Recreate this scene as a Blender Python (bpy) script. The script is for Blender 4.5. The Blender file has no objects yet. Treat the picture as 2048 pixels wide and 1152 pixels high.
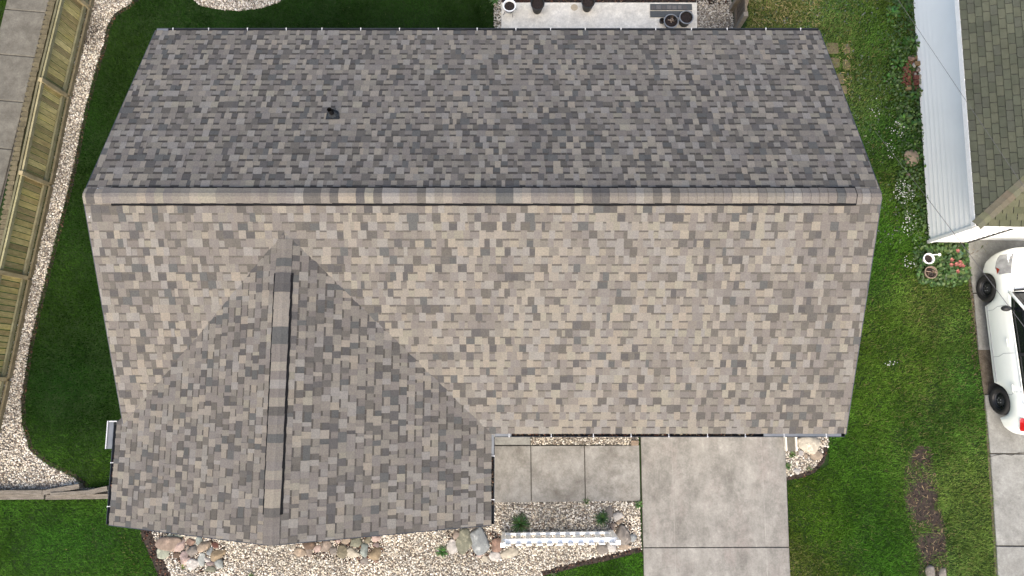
import bpy, math, random
import numpy as np
from mathutils import Vector, Matrix
random.seed(7); rng = np.random.default_rng(11)
S = bpy.context.scene
COL = S.collection

# ------------------------------------------------------------------ camera, sky, sun, exposure
TH = math.radians(7.83); HC = 15.15; F = 1365.0
cth, sth = math.cos(TH), math.sin(TH)
cd = bpy.data.cameras.new("camera"); cam = bpy.data.objects.new("camera", cd); COL.objects.link(cam)
cam.location = (0, 0, HC); cam.rotation_euler = (TH, 0, 0)
cd.sensor_width = 36; cd.lens = F / 2048 * 36; cd.clip_start = 0.1; cd.clip_end = 500
S.camera = cam
W = bpy.data.worlds.new("World"); S.world = W; W.use_nodes = True
wn = W.node_tree; wn.nodes.clear()
wo = wn.nodes.new("ShaderNodeOutputWorld"); bg = wn.nodes.new("ShaderNodeBackground")
sky = wn.nodes.new("ShaderNodeTexSky"); sky.sky_type = 'NISHITA'; sky.sun_disc = False
SUN_EL, SUN_AZ = math.radians(50), math.radians(186)
sky.sun_elevation = SUN_EL; sky.sun_rotation = SUN_AZ
sky.dust_density = 4.0; sky.air_density = 1.0; sky.ozone_density = 1.0
hs = wn.nodes.new("ShaderNodeHueSaturation"); hs.inputs['Saturation'].default_value = 0.95
wn.links.new(sky.outputs[0], hs.inputs['Color']); wn.links.new(hs.outputs[0], bg.inputs[0])
wn.links.new(bg.outputs[0], wo.inputs[0]); bg.inputs[1].default_value = 0.15
sd = bpy.data.lights.new("sun", 'SUN'); so = bpy.data.objects.new("sun", sd); COL.objects.link(so)
sd.energy = 0.98; sd.angle = math.radians(60); sd.color = (1.0, 0.835, 0.52)
dirv = Vector((math.sin(SUN_AZ) * math.cos(SUN_EL), math.cos(SUN_AZ) * math.cos(SUN_EL), math.sin(SUN_EL)))
so.rotation_euler = dirv.to_track_quat('Z', 'Y').to_euler(); so.location = (0, -10, 30)
S.view_settings.view_transform = 'Standard'; S.view_settings.look = 'None'
S.view_settings.gamma = 1; S.view_settings.exposure = 1.50; S.view_settings.use_curve_mapping = False
S.render.resolution_x = 1024; S.render.resolution_y = 576

# ------------------------------------------------------------------ helpers
def P(x, y, h=0.0):
    u = (x - 1024) / F; v = (576 - y) / F
    t = (HC - h) / (cth - v * sth)
    return Vector((u * t, t * (v * cth + sth), h))
def PX(p):
    X, Y, Z = p[0], p[1], p[2] - HC
    z = Y * sth - Z * cth; v = (Y * cth + Z * sth) / z
    return 1024 + F * X / z, 576 - F * v
def PP(pts, h=0.0):
    return [tuple(P(a, b, h)[:2]) for a, b in pts]
def lin(r, g, b):
    f = lambda c: (c / 255 / 12.92) if c / 255 <= 0.04045 else ((c / 255 + 0.055) / 1.055) ** 2.4
    return (f(r), f(g), f(b))

def mat(name, c1=(.3, .3, .3), c2=None, scale=3.0, detail=4, rough=.85, bump=0.0, bscale=60., attr=False,
        fine=None, metal=0.0, spec=0.3, stretch=None, c3=None, scale3=1.0, ramp=(.35, .65), ramp3=(.45, .7),
        coat=0.0, objc=False, extra=None, k=1.0, nr=.55):
    if name not in ('white siding', 'white vinyl', 'white car paint', 'white hanger metal'): k *= .78
    if attr: c1 = tuple(x * 1.0 for x in c1)
    sc_ = lambda c: tuple(x * k for x in c) if c else c
    c1 = sc_(c1)
    if not attr: c2, c3 = sc_(c2), sc_(c3)
    elif c2: c2 = sc_(c2)
    m = bpy.data.materials.new(name); m.use_nodes = True
    nt = m.node_tree; N = nt.nodes; L = nt.links
    b = N['Principled BSDF']; b.inputs['Roughness'].default_value = rough
    b.inputs['Metallic'].default_value = metal; b.inputs['Specular IOR Level'].default_value = spec
    b.inputs['Coat Weight'].default_value = coat
    if objc:
        tc = N.new('ShaderNodeTexCoord'); vec = tc.outputs['Object']
    else:
        g = N.new('ShaderNodeNewGeometry'); vec = g.outputs['Position']
    if stretch:
        mp = N.new('ShaderNodeMapping'); mp.inputs['Scale'].default_value = stretch; L.new(vec, mp.inputs[0]); vec2 = mp.outputs[0]
    else:
        vec2 = vec
    def noise(sc, det, v=vec2, ro=nr):
        n = N.new('ShaderNodeTexNoise'); n.inputs['Scale'].default_value = sc; n.inputs['Detail'].default_value = det if nr < .6 else 12
        n.inputs['Roughness'].default_value = ro; L.new(v, n.inputs['Vector']); return n.outputs['Fac']
    def mapr(s, a, bb, lo=0., hi=1.):
        r = N.new('ShaderNodeMapRange'); r.inputs[1].default_value = a; r.inputs[2].default_value = bb
        r.inputs[3].default_value = lo; r.inputs[4].default_value = hi; L.new(s, r.inputs[0]); return r.outputs[0]
    def mix(fac, a, bb, mode='MIX'):
        x = N.new('ShaderNodeMix'); x.data_type = 'RGBA'; x.blend_type = mode
        for s, val in ((0, fac), (6, a), (7, bb)):
            if isinstance(val, (int, float)): x.inputs[s].default_value = val
            elif isinstance(val, tuple): x.inputs[s].default_value = (*val[:3], 1)
            else: L.new(val, x.inputs[s])
        return x.outputs[2]
    col = c1
    if c2: col = mix(mapr(noise(scale, detail), *ramp), c1, c2)
    if c3: col = mix(mapr(noise(scale3, 5, ro=max(nr, .65)), *ramp3), col, c3)
    if attr:
        a = N.new('ShaderNodeAttribute'); a.attribute_name = 'Col'
        col = mix(1.0, a.outputs['Color'], col, 'MULTIPLY')
    if fine:
        k = mapr(noise(fine[0], 3, vec), .3, .7, 1 - fine[1], 1 + fine[1])
        cb = N.new('ShaderNodeCombineColor'); [L.new(k, cb.inputs[i]) for i in range(3)]
        col = mix(1.0, col, cb.outputs[0], 'MULTIPLY')
    if nr > .6:
        for s_m, amp in ((3.2, .16), (9., .14), (26., .12)):
            k_ = mapr(noise(s_m, 12, vec), .34, .66, 1 - amp, 1 + amp); cb = N.new('ShaderNodeCombineColor'); [L.new(k_, cb.inputs[i]) for i in range(3)]
            col = mix(1.0, col, cb.outputs[0], 'MULTIPLY')
    if extra: col = extra(N, L, vec, mix, mapr, noise, col)
    if isinstance(col, tuple): b.inputs['Base Color'].default_value = (*col[:3], 1)
    else: L.new(col, b.inputs['Base Color'])
    if bump:
        bn = N.new('ShaderNodeBump'); bn.inputs['Strength'].default_value = bump; bn.inputs['Distance'].default_value = .01
        L.new(noise(bscale, 4, vec), bn.inputs['Height']); L.new(bn.outputs[0], b.inputs['Normal'])
    return m

def tag(o, label=None, cat=None, group=None, kind=None):
    if label: o['label'] = label
    if cat: o['category'] = cat
    if group: o['group'] = group
    if kind: o['kind'] = kind
    return o

def mk(name, verts, faces, m, parent=None, org=None, col=None, smooth=False, kind=None, loc=None):
    """one mesh object; verts in the parent's frame shifted by org (world coordinates minus the thing's base)"""
    me = bpy.data.meshes.new(name)
    v = np.asarray(verts, dtype=float).reshape(-1, 3)
    if org is not None: v = v - np.array(org)
    me.from_pydata(v.tolist(), [], [list(f) for f in faces])
    if col is not None:
        at = me.color_attributes.new('Col', 'FLOAT_COLOR', 'CORNER')
        c = np.ones((len(me.loops), 4), dtype=np.float32)
        if len(col) == 3 and not hasattr(col[0], '__len__'): c[:, :3] = col
        else:
            k = 0
            for i, f in enumerate(faces):
                c[k:k + len(f), :3] = col[i]; k += len(f)
        at.data.foreach_set('color', c.ravel())
    if smooth: me.shade_smooth()
    me.materials.append(m); me.update()
    o = bpy.data.objects.new(name, me); COL.objects.link(o)
    if parent: o.parent = parent
    if loc is not None: o.location = loc
    if kind: o['kind'] = kind
    return o

def single(name, verts, faces, m, label, cat, group=None, col=None, smooth=False, base=None):
    v = np.asarray(verts, dtype=float).reshape(-1, 3)
    if base is None: base = np.array([v[:, 0].mean(), v[:, 1].mean(), v[:, 2].min()])
    o = mk(name, v, faces, m, org=base, col=col, smooth=smooth, loc=tuple(base))
    return tag(o, label, cat, group)

def empty(name, loc, label, cat, group=None, rz=0):
    o = bpy.data.objects.new(name, None); COL.objects.link(o); o.location = loc; o.rotation_euler = (0, 0, rz)
    o.empty_display_size = .2
    return tag(o, label, cat, group)

class MB:
    def __init__(s): s.v = []; s.f = []; s.c = []
    def add(s, v, f, c=None):
        n = len(s.v); s.v += [tuple(p) for p in v]; s.f += [tuple(i + n for i in q) for q in f]
        s.c += [c or (1, 1, 1)] * len(f)
    def box(s, c, d, rz=0, col=None, rot=None):
        R = rot if rot is not None else Matrix.Rotation(rz, 3, 'Z')
        vs = []
        for z in (-.5, .5):
            for x, y in ((-.5, -.5), (.5, -.5), (.5, .5), (-.5, .5)):
                vs.append(Vector(c) + R @ Vector((x * d[0], y * d[1], z * d[2])))
        s.add(vs, [(3, 2, 1, 0), (4, 5, 6, 7), (0, 1, 5, 4), (1, 2, 6, 5), (2, 3, 7, 6), (3, 0, 4, 7)], col)
    def beam(s, a, b, w, h, up=(0, 0, 1), col=None):
        a, b = Vector(a), Vector(b); x = (b - a); L = x.length; x.normalize()
        y = Vector(up).cross(x)
        if y.length < 1e-4: y = Vector((0, 1, 0)).cross(x)
        y.normalize(); z = x.cross(y)
        R = Matrix((x, y, z)).transposed(); s.box((a + b) / 2, (L, w, h), rot=R, col=col)
    def tube(s, pts, r, n=8, col=None, cap=True):
        pts = [Vector(p) for p in pts]; rs = r if hasattr(r, '__len__') else [r] * len(pts)
        vs = []; k = len(pts)
        for i, p in enumerate(pts):
            d = (pts[min(i + 1, k - 1)] - pts[max(i - 1, 0)]).normalized()
            a = Vector((0, 0, 1)) if abs(d.z) < .9 else Vector((1, 0, 0))
            x = d.cross(a).normalized(); y = d.cross(x)
            for j in range(n):
                t = 2 * math.pi * j / n; vs.append(p + rs[i] * (math.cos(t) * x + math.sin(t) * y))
        fs = [(i * n + j, i * n + (j + 1) % n, (i + 1) * n + (j + 1) % n, (i + 1) * n + j) for i in range(k - 1) for j in range(n)]
        if cap: fs += [tuple(range(n))[::-1], tuple((k - 1) * n + j for j in range(n))]
        s.add(vs, fs, col)
    def lathe(s, c, prof, n=24, col=None):
        vs = [(c[0] + r * math.cos(2 * math.pi * j / n), c[1] + r * math.sin(2 * math.pi * j / n), c[2] + z) for r, z in prof for j in range(n)]
        fs = [(i * n + j, i * n + (j + 1) % n, (i + 1) * n + (j + 1) % n, (i + 1) * n + j) for i in range(len(prof) - 1) for j in range(n)]
        s.add(vs, fs, col)
    def obj(s, name, m, parent=None, org=None, smooth=False, kind=None):
        return mk(name, s.v, s.f, m, parent, org, s.c, smooth, kind)
    def single(s, name, m, label, cat, group=None, smooth=False, base=None):
        return single(name, s.v, s.f, m, label, cat, group, s.c, smooth, base)

def ngon_sheet(name, pts, z, m, kind='structure', parent=None, thick=0, org=None):
    pts = list(pts); n = len(pts)
    a = sum(pts[i][0] * pts[(i + 1) % n][1] - pts[(i + 1) % n][0] * pts[i][1] for i in range(n))
    if a < 0: pts = pts[::-1]
    v = [(x, y, z) for x, y in pts]; f = [tuple(range(n))]
    if thick:
        v += [(x, y, z - thick) for x, y in pts]
        f += [(i, i + n, (i + 1) % n + n, (i + 1) % n) for i in range(n)]
    return mk(name, v, f, m, parent, org, kind=kind)

def inpoly(x, y, poly):
    r = np.zeros(len(x), bool); n = len(poly)
    for i in range(n):
        x1, y1 = poly[i]; x2, y2 = poly[(i + 1) % n]
        c = ((y1 > y) != (y2 > y)) & (x < (x2 - x1) * (y - y1) / ((y2 - y1) + 1e-12) + x1)
        r ^= c
    return r
def vnoise(x, y, s, seed=0):
    x = x * s; y = y * s; xi = np.floor(x).astype(int); yi = np.floor(y).astype(int); fx = x - xi; fy = y - yi
    h = lambda a, b: (np.sin(a * 127.1 + b * 311.7 + seed * 74.7) * 43758.5453) % 1.0
    fx = fx * fx * (3 - 2 * fx); fy = fy * fy * (3 - 2 * fy)
    return (h(xi, yi) * (1 - fx) + h(xi + 1, yi) * fx) * (1 - fy) + (h(xi, yi + 1) * (1 - fx) + h(xi + 1, yi + 1) * fx) * fy
def sample(poly, dens, holes=()):
    p = np.array(poly); lo = p.min(0); hi = p.max(0); n = int(dens * np.prod(hi - lo))
    x = rng.uniform(lo[0], hi[0], n); y = rng.uniform(lo[1], hi[1], n); k = inpoly(x, y, poly)
    for h in holes: k &= ~inpoly(x, y, h)
    return x[k], y[k]
def fastmesh(name, V, T, C, m, kind='stuff', smooth=False):
    """V (n,3) T (m,3) C per-vertex colour (n,3)"""
    me = bpy.data.meshes.new(name); me.vertices.add(len(V)); me.vertices.foreach_set('co', V.astype(np.float32).ravel())
    k = len(T); me.loops.add(3 * k); me.loops.foreach_set('vertex_index', T.astype(np.int32).ravel())
    me.polygons.add(k); me.polygons.foreach_set('loop_start', np.arange(0, 3 * k, 3, dtype=np.int32))
    at = me.color_attributes.new('Col', 'FLOAT_COLOR', 'POINT')
    c = np.ones((len(V), 4), np.float32); c[:, :3] = C; at.data.foreach_set('color', c.ravel())
    me.update(calc_edges=True); me.validate()
    if smooth: me.shade_smooth()
    me.materials.append(m); o = bpy.data.objects.new(name, me); COL.objects.link(o); o['kind'] = kind
    return o

# ------------------------------------------------------------------ materials
def drive_extra(N, L, vec, mix, mapr, noise, col):
    sp = N.new('ShaderNodeSeparateXYZ'); L.new(vec, sp.inputs[0]); out = col
    wob = noise(1.3, 2, vec)
    for x0, w, am in ((3.46, .012, .35), (5.4, .013, .5), (4.05, .25, .22), (5.2, .22, .2)):
        a = N.new('ShaderNodeMath'); a.operation = 'MULTIPLY_ADD'; L.new(wob, a.inputs[0]); a.inputs[1].default_value = .05; a.inputs[2].default_value = -x0 - .025
        b = N.new('ShaderNodeMath'); b.operation = 'ADD'; L.new(sp.outputs[0], b.inputs[0]); L.new(a.outputs[0], b.inputs[1])
        c = N.new('ShaderNodeMath'); c.operation = 'ABSOLUTE'; L.new(b.outputs[0], c.inputs[0])
        k = mapr(c.outputs[0], w * .3, w, am, 0.)
        q = N.new('ShaderNodeMath'); q.operation = 'MULTIPLY'; L.new(k, q.inputs[0]); L.new(mapr(noise(1.9, 4, vec), .38, .6), q.inputs[1])
        out = mix(q.outputs[0], out, (.33, .32, .29))
    return out
M = {}
M['drive'] = mat('stained concrete', lin(174, 171, 164), lin(128, 125, 119), scale=2.4, detail=7, fine=(90, .12), rough=.9, c3=lin(158, 150, 144), scale3=1.6, ramp3=(.5, .72), bump=.25, bscale=120, stretch=(1, .5, 1), extra=drive_extra, ramp=(.38, .68), k=0.66, nr=.74)
M['walk'] = mat('walkway concrete', lin(178, 176, 170), lin(138, 134, 127), scale=2.6, detail=7, fine=(90, .10), rough=.9, c3=lin(110, 104, 92), scale3=1.1, ramp3=(.56, .8), bump=.25, bscale=120, k=0.66, nr=.74)
M['patio'] = mat('clean patio concrete', lin(228, 222, 209), lin(216, 209, 194), scale=2.5, detail=5, fine=(120, .10), rough=.9, bump=.2, bscale=140, k=0.98, nr=.74)
M['oldwalk'] = mat('weathered walk concrete', lin(162, 158, 146), lin(134, 129, 118), scale=3, detail=7, fine=(80, .14), rough=.95, c3=lin(112, 105, 92), scale3=1.7, ramp3=(.6, .8), bump=.3, bscale=90, k=0.44, nr=.74)
M['rdrive'] = mat('neighbour drive concrete', lin(192, 192, 186), lin(162, 161, 154), scale=2.2, detail=7, fine=(70, .14), rough=.95, c3=lin(120, 112, 98), scale3=9, ramp3=(.66, .8), bump=.3, bscale=90, k=0.55, nr=.74)
M['rubble'] = mat('broken concrete', lin(125, 116, 102), lin(90, 80, 68), scale=7, detail=8, fine=(60, .3), rough=1, bump=.8, bscale=30, k=0.75)
M['crack'] = mat('joint dirt', (.09, .082, .07), (.14, .13, .11), scale=20, rough=1, k=0.7)
M['grit'] = mat('fine white grit', (.16, .135, .11), (.42, .39, .34), scale=55, detail=3, ramp=(.42, .58), rough=1, bump=.8, bscale=60, k=0.8)
M['soil'] = mat('bed soil', (.075, .055, .04), (.13, .10, .075), scale=25, detail=6, fine=(120, .4), rough=1, bump=.6, bscale=60, k=0.8)
M['dark_soil'] = mat('dark bed soil', (.03, .025, .022), (.07, .05, .04), scale=18, detail=6, fine=(120, .4), rough=1, bump=.6, k=0.8)
M['lawnbase'] = mat('lawn thatch', (.016, .045, .005), (.025, .06, .008), scale=12, detail=6, fine=(90, .4), rough=1, bump=.6, bscale=80, k=0.6)
M['grass'] = mat('grass blades', (.66, .74, .60), attr=True, rough=1, spec=0)
M['leaf'] = mat('leaves', (1, 1, 1), attr=True, rough=.5, spec=.35, fine=(60, .15), k=0.6)
M['gravel'] = mat('pebbles', (1, 1, 1), attr=True, rough=.85, fine=(150, .12), k=1.0)
M['chip'] = mat('mulch chips', (1, 1, 1), attr=True, rough=.95, k=0.76)
M['shingle'] = mat('asphalt shingle granules', (1.09, 1.105, 1.03), attr=True, rough=.95, fine=(160, .17), bump=.3, bscale=230, spec=.15,
                   c2=(.92, .92, .90), scale=42, detail=3, ramp=(.40, .60))
M['deck'] = mat('roof deck felt', (.05, .05, .05), (.07, .07, .07), scale=8, rough=.95)
M['black'] = mat('black plastic', (.010, .010, .011), (.016, .016, .017), scale=30, rough=.9, spec=.04)
M['pipe'] = mat('pipe boot black rubber', (.02, .022, .024), (.04, .046, .052), scale=14, rough=.75, spec=.1)
M['gutter'] = mat('slate gutter metal', (.035, .042, .055), (.06, .07, .085), scale=4, rough=.4, metal=.3, fine=(30, .2), k=0.8)
M['gutter_pale'] = mat('pale gutter metal', (.30, .33, .36), (.42, .44, .46), scale=3, rough=.35, metal=.4, k=0.5)
M['hanger'] = mat('white hanger metal', (.46, .47, .48), (.38, .39, .40), scale=12, rough=.4)
M['siding'] = mat('white siding', (.90, .915, .905), (.86, .875, .868), attr=True, scale=1.5, rough=.45, fine=(3, .03))
M['housewall'] = mat('cream siding', (.55, .53, .47), (.5, .48, .42), scale=2, rough=.6, k=0.8)
M['white'] = mat('white vinyl', (.90, .90, .89), (.84, .84, .82), scale=5, rough=.4, fine=(25, .05))
M['wood'] = mat('weathered green fence wood', (1, 1, 1), c2=(.62, .62, .58), scale=5, detail=7, attr=True, rough=.9, stretch=(5, 5, 1.2), fine=(70, .22), bump=.5, bscale=40, c3=(.70, .74, .50), scale3=1.2, ramp3=(.5, .8), k=1)
M['rail'] = mat('fence rail wood', (1, 1, 1), c2=(.75, .73, .66), scale=6, detail=6, attr=True, rough=.9, fine=(60, .2), bump=.4, bscale=40, k=0.72)
M['timber'] = mat('grey landscape timber', (.27, .24, .20), (.15, .13, .105), scale=6, detail=7, stretch=(1, 7, 5), rough=.95, fine=(60, .25), bump=.6, bscale=40, k=0.8)
M['paver'] = mat('edging stone', (1, 1, 1), c2=(.7, .7, .66), scale=14, attr=True, rough=.95, fine=(80, .25), bump=.5, k=0.55)
M['rock'] = mat('fieldstone', (1, 1, 1), c2=(.68, .68, .68), scale=11, detail=8, attr=True, rough=.85, fine=(70, .16), bump=.6, bscale=28, c3=(1.25, 1.2, 1.15), scale3=7, ramp3=(.55, .8), k=0.72)
M['brick'] = mat('clay brick', (1, 1, 1), c2=(.75, .7, .68), scale=25, attr=True, rough=.95, fine=(100, .2), bump=.4, k=0.6)
M['cable'] = mat('cable', (.09, .09, .095), rough=.6)
M['tab'] = mat('green grey shingle tabs', (1, 1, 1), c2=(.85, .86, .84), scale=9, detail=6, attr=True, rough=.95, fine=(140, .18), bump=.3, bscale=200, spec=.15, c3=(.85, .85, .84), scale3=.9, ramp3=(.5, .75), k=0.8)
M['paint'] = mat('white car paint', (.84, .86, .81), rough=.25, spec=.5, coat=.6)
M['glass'] = mat('dark tinted glass', (.008, .01, .012), rough=.06, spec=.6, coat=.3)
M['tyre'] = mat('tyre rubber', (.018, .018, .018), (.028, .027, .026), scale=20, rough=.8, objc=True)
M['steel'] = mat('black steel wheel', (.03, .031, .033), rough=.45, metal=.3, spec=.5)
M['red'] = mat('red lamp lens', (.5, .012, .015), rough=.15, coat=.6)
M['amber'] = mat('dark red marker lens', (.35, .04, .02), rough=.2)
M['lamp'] = mat('headlight glass', (.36, .37, .37), (.16, .165, .17), scale=5, rough=.1, coat=.6, objc=True)
M['trim'] = mat('dark trim', (.02, .02, .022), rough=.5)
M['potblack'] = mat('black nursery pot', (.02, .02, .02), (.035, .033, .03), scale=14, rough=.55)
M['potsoil'] = mat('potting soil', (.012, .01, .009), (.05, .035, .03), scale=45, detail=6, rough=1, bump=.8)
M['iron'] = mat('grey wire iron', (.09, .09, .09), rough=.5, metal=.6)
M['pink'] = mat('coral petals', (.30, .085, .075), (.38, .16, .14), scale=25, rough=.5)
M['potgreen'] = mat('teal leaf', (.07, .17, .13), (.12, .24, .18), scale=18, rough=.6)
M['wicker'] = mat('brown wicker', (.16, .11, .08), (.3, .24, .19), scale=50, rough=.9)
M['rim'] = mat('grey pot rim', (.22, .23, .24), (.3, .31, .32), scale=8, rough=.5)

# ------------------------------------------------------------------ ground, beds, paving
base = mk('ground', [(-60, -60, -.06), (60, -60, -.06), (60, 60, -.06), (-60, 60, -.06)], [(0, 1, 2, 3)], M['lawnbase'], kind='structure')
lawn_px = [(-300, -300), (2500, -300), (2500, 1500), (-300, 1500)]
lawn = mk('lawn', [(-16, -11, 0), (17, -11, 0), (17, 15, 0), (-16, 15, 0)], [(0, 1, 2, 3)], M['lawnbase'], kind='structure')

BED_LEFT = PP([(285, -30), (262, 8), (228, 28), (213, 58), (207, 90), (190, 145), (172, 212), (160, 270), (150, 322), (136, 382), (116, 460), (96, 540),
               (76, 620), (60, 690), (50, 750), (43, 800), (45, 850), (60, 900), (92, 928), (148, 955), (172, 976), (216, 976), (216, 990),
               (-20, 990), (-60, 900), (-20, 758), (15, 750), (57, 557), (99, 371), (135, 195), (172, 22), (182, -30)])
BED_TOP = PP([(372, -30), (380, -5), (402, 12), (440, 20), (480, 22), (525, 16), (560, 5), (575, -30)])
BED_FRONT = PP([(278, 1040), (284, 1075), (300, 1110), (322, 1165), (1020, 1165), (1085, 1152), (1150, 1135), (1210, 1122), (1283, 1104), (1279, 1002), (960, 1002), (960, 1040), (545, 1050)])
BED_STRIP = PP([(1062, 840), (1062, 889), (1277, 889), (1277, 840)])
BED_RIGHT = PP([(1566, 840), (1568, 962), (1600, 956), (1628, 946), (1648, 925), (1656, 895), (1656, 840)])
BED_TR = PP([(1393, -30), (1393, 80), (1470, 80), (1460, -30)])
BED_TL = PP([(988, -5), (988, 80), (1004, 80), (1004, -5)])
BED_MULCH = PP([(1004, -60), (1004, 9), (1394, 9), (1456, 9), (1456, -60)])
BED_SMALL = PP([(1838, 888), (1820, 905), (1808, 945), (1806, 985), (1814, 1030), (1826, 1080), (1836, 1120), (1840, 1170), (1895, 1170), (1893, 1100), (1888, 1050), (1876, 990), (1868, 930), (1860, 895)])
for nm, pl, mm in (('gravel_bed_edge', BED_LEFT, 'grit'), ('gravel_bed_edge', BED_TOP, 'grit'), ('gravel_bed_edge', BED_FRONT, 'grit'), ('gravel_bed_edge', BED_STRIP, 'grit'),
                   ('gravel_bed_edge', BED_RIGHT, 'grit'), ('gravel_bed_edge', BED_TR, 'grit'), ('gravel_bed_edge', BED_TL, 'grit'),
                   ('mulch_bed', BED_MULCH, 'dark_soil'), ('mulch_bed', BED_SMALL, 'dark_soil')):
    ngon_sheet(nm.replace('gravel_bed_edge', 'garden_bed'), pl, .006, M[mm])

def slabs(parent_name, quads, m, top=.045, crack_pts=None, bed='crack', gap=.005):
    """a paved surface (structure) with every slab its own part"""
    allp = [p for q in quads for p in q]
    bx0, bx1 = min(p[0] for p in allp), max(p[0] for p in allp); by0, by1 = min(p[1] for p in allp), max(p[1] for p in allp)
    outl = crack_pts or [(bx0, by0), (bx1, by0), (bx1, by1), (bx0, by1)]
    par = ngon_sheet(parent_name, outl, .014, M[bed])
    for q in quads:
        n = len(q); c = (sum(p[0] for p in q) / n, sum(p[1] for p in q) / n)
        pts = list(q)
        a = sum(pts[i][0] * pts[(i + 1) % n][1] - pts[(i + 1) % n][0] * pts[i][1] for i in range(n))
        if a < 0: pts = pts[::-1]
        def shrink(p, d):
            L = math.hypot(p[0] - c[0], p[1] - c[1]); k = 1 - d / L; return (c[0] + (p[0] - c[0]) * k, c[1] + (p[1] - c[1]) * k)
        dz = random.uniform(-.004, .004)
        a0 = [shrink(p, gap) for p in pts]; a1 = [shrink(p, gap * 2.4) for p in pts]
        v = [(x, y, -.03) for x, y in a0] + [(x, y, top - .008 + dz) for x, y in a0] + [(x, y, top + dz) for x, y in a1]
        f = [(i, (i + 1) % n, (i + 1) % n + n, i + n) for i in range(n)] + [(i + n, (i + 1) % n + n, (i + 1) % n + 2 * n, i + 2 * n) for i in range(n)] + [tuple(range(2 * n, 3 * n))]
        mk('slab', v, f, m, par)
    return par
quad = lambda a, b, c, d: PP([a, b, c, d])
slabs('driveway', [quad((1279, 800), (1566, 800), (1577, 1093), (1286, 1094)), quad((1286, 1095), (1577, 1094), (1590, 1400), (1292, 1400))], M['drive'], crack_pts=quad((1279, 800), (1566, 800), (1590, 1400), (1292, 1400)))
slabs('walkway', [quad((975, 891), (1061, 891), (1062, 1004), (975, 1005)), quad((1062, 891), (1168, 891), (1170, 1003), (1063, 1004)), quad((1169, 891), (1278, 890), (1280, 1001), (1171, 1003))], M['walk'])
slabs('front_step', [quad((975, 850), (1061, 850), (1061, 889), (975, 889))], M['rdrive'], top=.12)
slabs('patio', [quad((1003, 8), (1393, 8), (1394, 95), (1001, 95))], M['patio'], top=.07)
jy = [-190, -80, 24, 113, 203, 297, 390, 480, 570]
def sx(y, off): return 103 - y * .245 + off
oq = []
for a, b in zip(jy[:-1], jy[1:]):
    oq.append(PP([(sx(a, -86), a - 4), (sx(a, -3), a + 3), (sx(b, -3), b + 3), (sx(b, -86), b - 4)]))
slabs('side_walk', oq, M['oldwalk'], gap=.014, crack_pts=PP([(sx(-190, -88), -190), (sx(-190, 0), -190), (sx(570, 0), 570), (sx(570, -88), 570)]))
slabs('neighbour_driveway', [quad((1967, 790), (2300, 790), (2310, 908), (1978, 906)), quad((1978, 908), (2310, 910), (2320, 1092), (1990, 1090)), quad((1990, 1092), (2320, 1094), (2330, 1400), (2005, 1400)),
                             quad((1945, 588), (2250, 588), (2250, 700), (1955, 700)), quad((1928, 470), (2250, 470), (2250, 586), (1944, 586))],
      M['rdrive'], crack_pts=PP([(1905, 475), (2310, 465), (2330, 1400), (2005, 1400), (1967, 792), (1955, 700), (1935, 560)]), bed='rubble')
# crack across the neighbour drive: a thin dirt filled gap drawn as real sunken strip
cr = MB(); pts = [P(1978, 914, .0445), P(1990, 911, .0445), P(2008, 908, .0445), P(2022, 911, .0445), P(2040, 905, .0445), P(2070, 904, .0445)]
for a, b in zip(pts[:-1], pts[1:]): cr.beam(a, b, .009, .012)
cr.obj('crack', M['crack'], kind='structure')

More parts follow.
